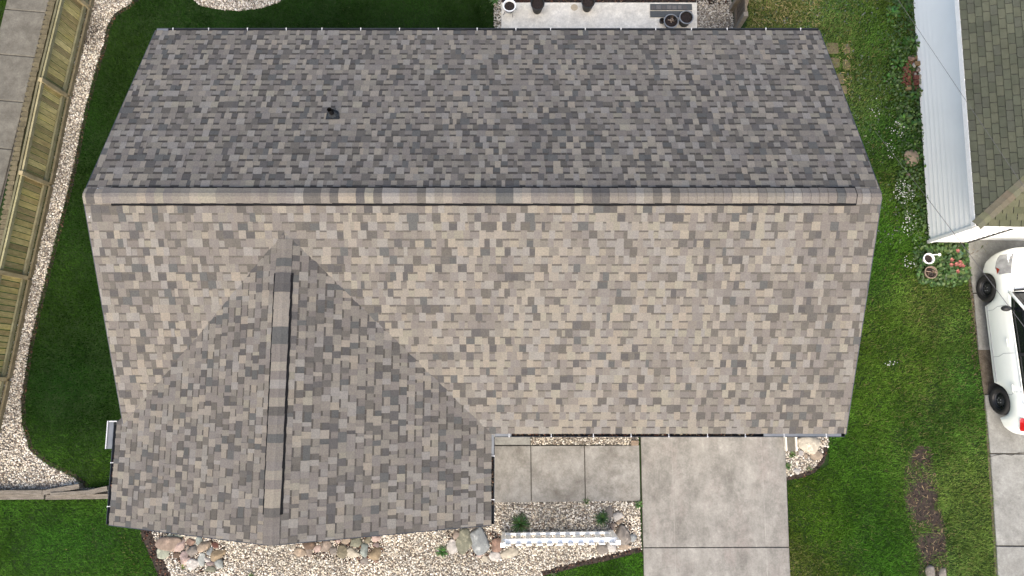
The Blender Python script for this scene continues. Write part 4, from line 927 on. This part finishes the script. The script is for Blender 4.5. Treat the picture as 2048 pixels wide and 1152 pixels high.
herb(1805, 243, .18, 34, (.06, .12), GL, 'round leaved plant in the middle of the weedy strip')
herb(1827, 250, .14, 24, (.05, .10), GL, 'leafy clump touching the white wall above the tan boulder')
herb(1800, 10, .25, 40, (.05, .09), [(.06, .15, .03), (.09, .2, .04)], 'dark leafy clump at the top by the white wall')
herb(1780, 30, .2, 26, (.05, .09), GL, 'leafy clump at the top edge left of the dark one')
# white flowers
def flowers(px, py, rx, ry, n, label):
    c = P(px, py); V_, F_, C_ = [], [], []
    for i in range(n):
        a = random.uniform(0, 6.283); q = math.sqrt(random.random()); x = c.x + math.cos(a) * q * rx; y = c.y + math.sin(a) * q * ry; z = random.uniform(.08, .15); r = random.uniform(.006, .014); b0 = len(V_); t0 = random.random() * 6
        for j in range(6): V_.append((x + math.cos(t0 + j * 1.047) * r, y + math.sin(t0 + j * 1.047) * r, z + (.004 if j % 2 else 0)))
        F_.append(tuple(range(b0, b0 + 6))); C_.append((.85, .86, .88))
        V_ += [(x - .002, y, z), (x + .002, y, z), (x, y, .01)]; F_.append((b0 + 6, b0 + 7, b0 + 8)); C_.append((.08, .16, .04))
    o = single('white_flowers', V_, F_, M['leaf'], label, 'flowers', 'patches of white flowers in the rough grass', col=C_, base=np.array(tuple(c)))
    o['kind'] = 'stuff'; return o
flowers(1790, 262, .20, .22, 38, 'upper patch of tiny white flowers, level with the round leaved plant'); flowers(1803, 388, .26, .28, 95, 'densest patch of white flowers beside the ridge end of the roof')
flowers(1745, 225, .12, .3, 14, 'scattered white flowers close to the roof rake'); flowers(1812, 450, .17, .30, 48, 'white flower patch just above the neighbour\'s wall corner')
flowers(1812, 525, .12, .15, 22, 'sparse white flowers left of the white pot'); flowers(1776, 728, .14, .06, 14, 'little group of white flowers alone in the lower lawn'); flowers(1775, 300, .1, .25, 18, 'few white flowers between the roof and the tan boulder')
# coral tulips
for x, y, lb in ((1899, 507, 'topmost coral tulip, apart from the others'), (1887, 524, 'coral tulip at the upper left of the group'), (1886, 534, 'coral tulip at the lower left of the group'), (1896, 533, 'coral tulip in the middle of the group'), (1903, 535, 'wide open coral tulip right of the middle one'), (1909, 536, 'coral tulip at the right end of the group'), (1899, 547, 'lowest coral tulip'), (1904, 529, 'coral tulip just above the wide open one')):
    c = P(x, y); t = empty('tulip', c, lb + ' in the flower bed by the car', 'tulip', 'coral tulips in the corner bed')
    m_ = MB(); m_.tube([(0, 0, 0), (.01, .0, .14), (.0, .0, .27)], .005, 6, col=(.08, .18, .04)); m_.obj('stem', M['leaf'], t)
    for j in range(6):
        a = j * 1.047 + random.random() * .3; m_ = MB(); r = random.uniform(.036, .05); ca, sa = math.cos(a), math.sin(a)
        pr = [(0, 0, .26), (r * .5, .022, .275), (r, .012, .30), (r * 1.1, 0, .305), (r, -.012, .30), (r * .5, -.022, .275)]
        m_.add([(x_ * ca - y_ * sa, x_ * sa + y_ * ca, z_) for x_, y_, z_ in pr], [(0, 1, 2, 3, 4, 5)]); m_.obj('petal', M['pink'], t)
    for j in range(4):
        a = random.random() * 6.28; ca, sa = math.cos(a), math.sin(a); m_ = MB(); L = random.uniform(.12, .2)
        pr = [(0, .008, .02), (L * .5, .02, .12), (L, 0, .09), (L * .5, -.02, .12), (0, -.008, .02)]
        m_.add([(x_ * ca - y_ * sa, x_ * sa + y_ * ca, z_) for x_, y_, z_ in pr], [(0, 1, 2, 3, 4)], (.08, .18, .05)); m_.obj('leaf', M['leaf'], t)
leaves('ground_cover', [PP([(1835, 495), (1930, 492), (1942, 560), (1900, 575), (1830, 568)])], 1100, (.04, .11), [(.07, .17, .04), (.09, .2, .04), (.05, .13, .03), (.14, .22, .05)], h=(.02, .12), thin=lambda x, y: np.clip(.15 + vnoise(x, y, 4, 41), 0, 1) * .8)
# teal broad-leaved plant
c = P(1917, 507); rp = empty('rosette_plant', c, 'dusty teal rosette plant right of the tulips by the wall', 'plant')
for j in range(14):
    a = j * 2.4; r = .03 + .07 * (j / 14); ca, sa = math.cos(a), math.sin(a); m_ = MB()
    m_.add([(x_ * ca - y_ * sa, x_ * sa + y_ * ca, z_) for x_, y_, z_ in ((0, .01, .05), (r * .6, .035, .09 - j * .002), (r + .03, 0, .08 - j * .003), (r * .6, -.035, .09 - j * .002), (0, -.01, .05))], [(0, 1, 2, 3, 4)]); m_.obj('leaf', M['potgreen'], rp)
# dry straw by the corner and in the mulch strip
def straw(polys, n, label_name, cols):
    V_, F_, C_ = [], [], []
    for p in polys:
        x, y = sample(p, n)
        for a_, b_ in zip(x, y):
            an = random.random() * 6.28; L = random.uniform(.03, .10); w_ = .0035; dx, dy = math.cos(an), math.sin(an); z = random.uniform(.02, .06); b0 = len(V_)
            V_ += [(a_ - dy * w_, b_ + dx * w_, z), (a_ + dy * w_, b_ - dx * w_, z), (a_ + dx * L + dy * w_, b_ + dy * L - dx * w_, z + random.uniform(-.01, .03)), (a_ + dx * L - dy * w_, b_ + dy * L + dx * w_, z)]
            F_.append((b0, b0 + 1, b0 + 2, b0 + 3)); C_.append(random.choice(cols))
    o = mk(label_name, V_, F_, M['chip'], col=C_, kind='stuff')
straw([PP([(1915, 485), (1975, 482), (1965, 515), (1925, 520)]), BED_SMALL], 200, 'dry_straw', [lin(170, 150, 115), lin(140, 120, 92), lin(110, 90, 70), lin(90, 110, 60)])
straw([PP([(1500, -10), (1640, -10), (1640, 55), (1500, 55)]), PP([(1675, 85), (1705, 85), (1702, 195), (1690, 195)])], 260, 'dry_straw', [lin(190, 175, 130), lin(165, 150, 105), lin(140, 135, 85)])

straw([PP([(165, 30), (205, 40), (195, 95), (165, 105), (158, 60)])], 700, 'dry_twigs', [lin(70, 62, 55), lin(95, 85, 74), lin(50, 44, 40), lin(120, 108, 95)])
# ------------------------------------------------------------------ pots
def pot(px, py, r0, r1, h, label, body='potblack', rim=None, base_z=.07, name='plant_pot', stand=False, deb=False, wick=False, group=None):
    c = P(px, py); c.z = base_z; t = empty(name, c, label, 'plant pot', group); z0 = .06 if stand else 0
    m_ = MB(); m_.lathe((0, 0, z0), [(.001, 0), (r0, 0), (r1, h), (r1 - .012, h), (r1 * .96 - .02, h - .04)], 28); m_.obj('shell', M[body], t, smooth=False)
    m_ = MB(); m_.lathe((0, 0, z0), [(r1 + .006, h - .02), (r1 + .008, h + .004), (r1 - .012, h + .006), (r1 - .016, h - .01)], 28); m_.obj('rim', M[rim or body], t)
    m_ = MB(); m_.lathe((0, 0, z0), [(.001, h - .035), (r1 * .5, h - .03), (r1 - .02, h - .045)], 20); m_.obj('soil', M['potsoil'], t)
    if stand:
        m_ = MB(); m_.lathe((0, 0, z0), [(r1 * .8, h * .4), (r1 * .8 + .01, h * .4 + .01), (r1 * .8, h * .4 + .02)], 20)
        for a in (.3, 2.0, 3.7, 5.2): m_.tube([(math.cos(a) * r1 * .8, math.sin(a) * r1 * .8, z0 + h * .4), (math.cos(a) * r1 * 1.0, math.sin(a) * r1 * 1.0, .06), (math.cos(a) * r1 * 1.15, math.sin(a) * r1 * 1.15, 0.005)], .006, 6)
        m_.obj('wire_stand', M['iron'], t)
    if deb:
        m_ = MB()
        for i in range(9):
            a = random.random() * 6.28; q = random.uniform(0, r1 * .6); L = random.uniform(.05, .11); b = random.random() * 6.28
            m_.tube([(math.cos(a) * q, math.sin(a) * q, h - .02), (math.cos(a) * q + math.cos(b) * L, math.sin(a) * q + math.sin(b) * L, h + .0)], .008, 6, col=random.choice([lin(190, 170, 150), lin(120, 100, 85), lin(90, 85, 80)]))
        m_.obj('dry_twigs', M['chip'], t, kind='stuff')
    return t
pot(1019, 26, .09, .145, .20, 'white pot in a curled wire stand at the left end of the patio', 'white', 'white', stand=True)
pot(1074, 24, .10, .155, .30, 'black nursery pot on the patio right of the white pot', 'potblack')
pot(1173, 20, .10, .150, .29, 'black nursery pot near the middle of the patio back edge', 'potblack')
pot(1338, 52, .12, .165, .16, 'black pot with grey rim and dry twigs on the shingle sheets', 'potblack', 'rim', deb=True)
pot(1366, 49, .11, .160, .26, 'deep black pot with thin grey rim at the right patio end', 'potblack', 'rim')
t = pot(1322, 47, .05, .058, .07, 'small round black pot touching the twig filled pot', 'potblack')
c = P(1188 - 40, 18)
sp = MB(); sp.lathe((c.x, c.y, .0715), [(.001, .001), (.08, .001), (.085, .0)], 24)
sp.single('pot_stain', mat('tan stain', lin(178, 164, 140), lin(188, 176, 154), scale=20, rough=.9), 'round tan pot stain on the patio between the two black pots', 'stain')
pot(1848, 520, .07, .115, .17, 'white round pot in the flower bed below the white wall', 'white', 'white', base_z=.02)
pot(1853, 547, .09, .135, .15, 'brown wicker pot filled with dry twigs below the white pot', 'wicker', 'wicker', base_z=.02, deb=True)
c = P(1864, 512); m_ = MB(); m_.beam((c.x - .12, c.y - .01, .19), (c.x + .05, c.y, .18), .018, .015); m_.lathe((c.x + .06, c.y, .17), [(.001, .02), (.03, .016), (.034, 0), (.001, -.005)], 12)
m_.single('garden_trowel', M['white'], 'small white trowel lying across the white pot in the flower bed', 'trowel')
# shingle sheets on the patio
for i, (yy, lb) in enumerate(((18, 'upper dark grey shingle sheet with square tabs lying on the patio'), (32, 'lower plain dark grey shingle sheet lying on the patio'))):
    a, b = P(1299, yy), P(1382, yy); c = (a + b) / 2; t = empty('shingle_sheet', (c.x, c.y, .07), lb, 'shingle sheet', 'spare shingle sheets on the patio'); wd = (b - a).length
    m_ = MB(); m_.box((0, 0, .012 + (1 - i) * .004), (wd, .155, .012), col=lin(88, 90, 92)); m_.obj('sheet', M['shingle'], t)
    if i == 0:
        for q in range(7):
            m_ = MB(); m_.box((-wd / 2 + .07 + q * .125, -.02 + .01 * (q % 2), .0255), (random.uniform(.07, .11), .10, .006), col=random.choice([lin(112, 108, 108), lin(74, 76, 80), lin(96, 92, 92)])); m_.obj('tab', M['shingle'], t)
m_ = MB(); a, b = P(1299, 10.5), P(1382, 10.5)
# weathered fence at the top right
fb2 = [P(1462, 75), P(1462, 20), P(1462, -60)]; o2 = tuple(fb2[0]); f2 = empty('wooden_fence', o2, 'grey weathered gate fence behind the back gutter beside the patio gravel', 'fence')
for i, p in enumerate(fb2):
    m_ = MB(); m_.box((p.x, p.y, .52), (.10, .10, 1.04), col=lin(160, 150, 136)); m_.obj('post', M['rail'], f2, o2)
for z in (.2, .85):
    m_ = MB(); m_.beam(fb2[0] + Vector((.05, 0, z)), fb2[2] + Vector((.05, 0, z)), .04, .09, col=lin(140, 128, 112)); m_.obj('rail', M['rail'], f2, o2)
y = fb2[0].y + .1
while y < fb2[2].y:
    m_ = MB(); kk = random.uniform(.6, 1.05); m_.box((fb2[0].x + .085, y, .46), (.02, .12, .86 + random.uniform(-.03, .03)), rz=random.uniform(-.06, .06), col=tuple(v * kk for v in lin(126, 112, 96))); m_.obj('board', M['wood'], f2, o2); y += .135
m_ = MB(); m_.beam(tuple(P(1475, 60) + Vector((0, 0, .1))), tuple(P(1490, -15) + Vector((0, 0, .7))), .05, .10, col=lin(150, 138, 122)); m_.obj('brace', M['rail'], f2, o2)

# ------------------------------------------------------------------ overhead cables
def cable(a, b, sag, label, r=.007):
    pts = []
    for i in range(25):
        t = i / 24; p = Vector(a).lerp(Vector(b), t); p.z -= sag * 4 * t * (1 - t); pts.append(p)
    m_ = MB(); m_.tube(pts, r, 6); m_.single('cable', M['cable'], label, 'cable', 'overhead cables')
cable(P(1790, -10, 3.0), P(2060, 392, 3.6), .0, 'thin grey cable crossing the upper part of the neighbour\'s wall and roof', .0035)
cable(P(1850, 390, 3.1), P(2100, 722, 3.4), .0, 'dark cable crossing the neighbour\'s wall corner and the car hood', .005)
cable(P(1750, 262, 3.0), P(1850, 390, 3.1), .0, 'dark cable running from our roof rake to the neighbour\'s wall', .003)

# ------------------------------------------------------------------ car
fw, rw = P(1967, 577, .3), P(1993, 798, .3)
mid = (fw + rw) / 2; car_rz = math.atan2(-(fw.x - rw.x), fw.y - rw.y)
HWID = .83
ccx = mid.x + HWID * math.cos(car_rz)
car = empty('parked_car', (ccx, mid.y, .045), 'white compact hatchback with black steel wheels parked at the right edge', 'car', rz=car_rz)
WBH = 1.21
def interp(y, tab):
    ys = [t[0] for t in tab]; return float(np.interp(y, ys, [t[1] for t in tab]))
Wt = [(-1.93, .50), (-1.90, .62), (-1.80, .73), (-1.6, .80), (-1.2, .835), (-.6, .84), (.6, .84), (1.2, .835), (1.6, .79), (1.8, .71), (1.95, .56), (2.04, .38), (2.07, .2)]
Zt = [(-1.93, .62), (-1.88, .86), (-1.75, .98), (-1.2, 1.0), (0, .97), (.9, .95), (1.2, .93), (1.6, .84), (1.85, .73), (2.0, .6), (2.07, .5)]
Zb = [(-1.93, .34), (-1.75, .22), (1.8, .2), (2.07, .30)]
ys = sorted(set(list(np.round(np.linspace(-1.93, 2.07, 81), 3)) + [-1.90, 2.06]))
def zbot(y):
    z = interp(y, Zb)
    for ya in (-WBH, WBH):
        R_ = .345
        if abs(y - ya) < R_: z = max(z, .27 + math.sqrt(R_ * R_ - (y - ya) ** 2))
    return z
prof = [(.965, 0), (.985, .10), (1.0, .35), (.995, .55), (.975, .72), (.95, .84), (.90, .93), (.80, .985), (.55, 1.02), (.28, 1.04), (0, 1.045)]
m_ = MB(); Vc = []
for y in ys:
    w_, zt, zb = interp(y, Wt), interp(y, Zt), zbot(y)
    row = [(-w_ * px_, y, zb + (zt - zb) * pz_) for px_, pz_ in prof]; row += [(-x, y_, z) for x, y_, z in row[:-1][::-1]]; Vc.append(row)
nr = len(Vc[0]); flat_ = [p for r in Vc for p in r]
fs = [(i * nr + j, (i + 1) * nr + j, (i + 1) * nr + j + 1, i * nr + j + 1) for i in range(len(ys) - 1) for j in range(nr - 1)]
fs += [tuple(range(nr)), tuple((len(ys) - 1) * nr + j for j in range(nr))[::-1]]
mk('body', flat_, fs, M['paint'], car, smooth=True)
m_ = MB(); m_.box((0, 0, .40), (1.36, 3.0, .35)); m_.obj('underbody', M['trim'], car)
# greenhouse
def ghx(z, y): return np.interp(z, [.93, 1.1, 1.30, 1.42, 1.47], [.775, .735, .66, .58, .40])
Gt = [(-1.80, .97), (-1.62, 1.20), (-1.40, 1.40), (-1.0, 1.465), (-.3, 1.48), (.15, 1.455), (.45, 1.34), (.75, 1.16), (1.05, .945)]
gy = np.linspace(-1.80, 1.05, 40); rows_ = []
for y in gy:
    zt = interp(y, Gt); row = []
    zs = np.linspace(.93, zt, 7)
    tap = 1 - .12 * max(0, (abs(y + .3) - .9)) 
    for i, z in enumerate(zs): row.append((-ghx(z, y) * tap, y, z))
    xe = row[-1][0]
    for t in (.6, .25, 0): row.append((xe * t, y, zt + .025 * (1 - t)))
    row += [(-x, y_, z) for x, y_, z in row[:-1][::-1]]; rows_.append(row)
nr = len(rows_[0]); flat_ = [p for r in rows_ for p in r]
fs = [(i * nr + j, (i + 1) * nr + j, (i + 1) * nr + j + 1, i * nr + j + 1) for i in range(len(gy) - 1) for j in range(nr - 1)]
mk('window_glass', flat_, fs, M['glass'], car, smooth=True)
# roof skin, pillars
V_, F_ = [], []
yr = np.linspace(-1.45, .28, 14)
for y in yr:
    zt = interp(y, Gt); tap = 1 - .12 * max(0, (abs(y + .3) - .9)); xe = ghx(zt, y) * tap
    for x_, z_ in ((-xe * 1.0 - .09, zt - .07), (-xe - .035, zt - .02), (-xe * .9, zt + .012), (-xe * .5, zt + .03), (0, zt + .04), (xe * .5, zt + .03), (xe * .9, zt + .012), (xe + .035, zt - .02), (xe + .09, zt - .07)): V_.append((x_, y, z_))
F_ = [(i * 9 + j, (i + 1) * 9 + j, (i + 1) * 9 + j + 1, i * 9 + j + 1) for i in range(13) for j in range(8)]
mk('roof_panel', V_, F_, M['paint'], car, smooth=True)
for sg in (-1, 1):
    m_ = MB(); m_.tube([(sg * .79, 1.06, .955), (sg * .72, .72, 1.175), (sg * .64, .42, 1.355), (sg * .56, .15, 1.46)], [.03, .028, .028, .03], 8); m_.obj('pillar', M['paint'], car, smooth=True)
    m_ = MB(); m_.add([(sg * .80, -1.25, .95), (sg * .745, -1.80, .95), (sg * .60, -1.45, 1.40), (sg * .665, -1.30, 1.38)], [(0, 1, 2, 3)]); m_.obj('pillar', M['paint'], car)
    m_ = MB(); m_.beam((sg * .795, -.25, .96), (sg * .635, -.30, 1.43), .015, .07, up=(0, 1, 0)); m_.obj('door_pillar', M['trim'], car)
    m_ = MB(); m_.tube([(sg * .806, 1.0, .945), (sg * .806, 0, .975), (sg * .79, -1.3, .995)], .012, 6); m_.obj('belt_trim', M['paint'], car)
    # mirror
    m_ = MB(); cxm = sg * .93
    vv = IV * np.array([.10, .06, .075]) + np.array([cxm, .70, 1.0]); mo = mk('mirror', vv, IF, M['trim'] if sg < 0 else M['paint'], car, smooth=True)
    m_ = MB(); m_.beam((sg * .80, .70, .96), (sg * .88, .70, .98), .05, .03); m_.obj('bracket', M['trim'], mo)
    # headlight
    hv = []
    for t in np.linspace(0, 1, 7):
        y = 1.45 + t * .45; w_, zt, zb = interp(y, Wt), interp(y, Zt), zbot(y)
        for pa_, pb_ in ((1.003, .62 + .1 * t), (.93, .915), (.80 - .15 * t, .995)):
            hh = .012
            hv.append((sg * (w_ * pa_ + .004), y, zb + (zt - zb) * pb_ + hh))
    F_ = [(i * 3 + j, (i + 1) * 3 + j, (i + 1) * 3 + j + 1, i * 3 + j + 1) for i in range(6) for j in range(2)]
    ho = mk('headlight', hv, F_, M['lamp'], car, smooth=True)
    m_ = MB(); y = 1.50; m_.add([(sg * (interp(y_, Wt) * a_ + .01), y_, z_) for y_, a_, z_ in ((1.46, 1.0, .70), (1.62, 1.0, .66), (1.56, .99, .765))], [(0, 1, 2)]); m_.obj('marker_lens', M['amber'], ho)
    tv = []
    for t in np.linspace(0, 1, 6):
        y = -1.56 - t * .27; w_, zt, zb = interp(y, Wt), interp(y, Zt), zbot(y)
        for pa_, pb_ in ((.998, .62 + .20 * (1 - t)), (.98, .80), (.94, .89)): tv.append((sg * (w_ * pa_ + .012), y, zb + (zt - zb) * pb_ + .01))
    mk('taillight', tv, [(i * 3 + j, (i + 1) * 3 + j, (i + 1) * 3 + j + 1, i * 3 + j + 1) for i in range(5) for j in range(2)], M['red'], car, smooth=True)
    for y in (.0, -.95):
        m_ = MB(); m_.beam((sg * .853, y + .08, .80), (sg * .853, y - .08, .80), .022, .025); m_.obj('door_handle', M['paint'], car)
    for yy in (.78, -.22, -1.02):   # door shut lines
        V2 = []
        for px_, pz_ in prof[1:7]:
            y = yy - (.06 if pz_ < .4 else 0); w_, zt, zb = interp(y, Wt), interp(y, Zt), max(zbot(y), .22); V2.append(Vector((sg * (w_ * px_ - .002), y, zb + (zt - zb) * pz_)))
        m_ = MB(); m_.tube(V2, .005, 5); m_.obj('door_seam', M['rim'], car)
# rocker groove
for sg in (-1, 1):
    m_ = MB(); m_.tube([(sg * .835, .82, .30), (sg * .84, 0, .31), (sg * .835, -.82, .32)], .008, 5); m_.obj('sill_groove', M['rim'], car)
# bonnet edge line and wiper
m_ = MB(); m_.tube([(-.70, 1.05, .985), (-.66, 1.3, .955), (-.58, 1.6, .885), (-.42, 1.85, .78)], .005, 5); m_.obj('hood_seam', M['rim'], car)
m_ = MB(); m_.tube([(-.70, 1.08, .985), (0, 1.13, 1.0), (.70, 1.08, .985)], .022, 6); m_.obj('cowl', M['trim'], car)
# wheels
def wheel(x, y, sg):
    pr = [(.17, .0), (.19, .035), (.235, .05), (.28, .045), (.30, .02), (.305, -.05), (.30, -.13), (.26, -.16), (.17, -.15)]
    n = 32; vs = []; 
    for r, dxx in pr:
        for j in range(n): t = 2 * math.pi * j / n; vs.append((x + sg * dxx, y + math.cos(t) * r, .30 + math.sin(t) * r))
    fs = [(i * n + j, i * n + (j + 1) % n, (i + 1) * n + (j + 1) % n, (i + 1) * n + j) for i in range(len(pr) - 1) for j in range(n)]
    wo_ = mk('wheel', vs, fs, M['tyre'], car, smooth=True)
    pr = [(.186, .036), (.18, .02), (.165, -.02), (.14, -.03), (.10, .005), (.06, .015), (.035, .03), (.001, .034)]; vs = []
    for r, dxx in pr:
        for j in range(n): t = 2 * math.pi * j / n; vs.append((x + sg * dxx, y + math.cos(t) * r, .30 + math.sin(t) * r))
    fs = [(i * n + j, i * n + (j + 1) % n, (i + 1) * n + (j + 1) % n, (i + 1) * n + j) for i in range(len(pr) - 1) for j in range(n)]
    mk('rim', vs, fs, M['steel'], wo_, smooth=True)
    hb = MB()
    for j in range(12):
        t = 2 * math.pi * j / 12; a = Vector((x + sg * -.012, y + math.cos(t) * .125, .30 + math.sin(t) * .125)); hb.tube([a, a + Vector((sg * .006, 0, 0))], .013, 8)
    hb.obj('vent_hole', M['black'], wo_)
    nb2 = MB()
    for j in range(5):
        t = 2 * math.pi * j / 5; a = Vector((x + sg * .012, y + math.cos(t) * .052, .30 + math.sin(t) * .052)); nb2.tube([a, a + Vector((sg * .018, 0, 0))], .009, 6)
    nb2.obj('lug_nut', M['rim'], wo_)
for sg in (-1, 1):
    for y in (WBH, -WBH): wheel(sg * (.785), y, sg)
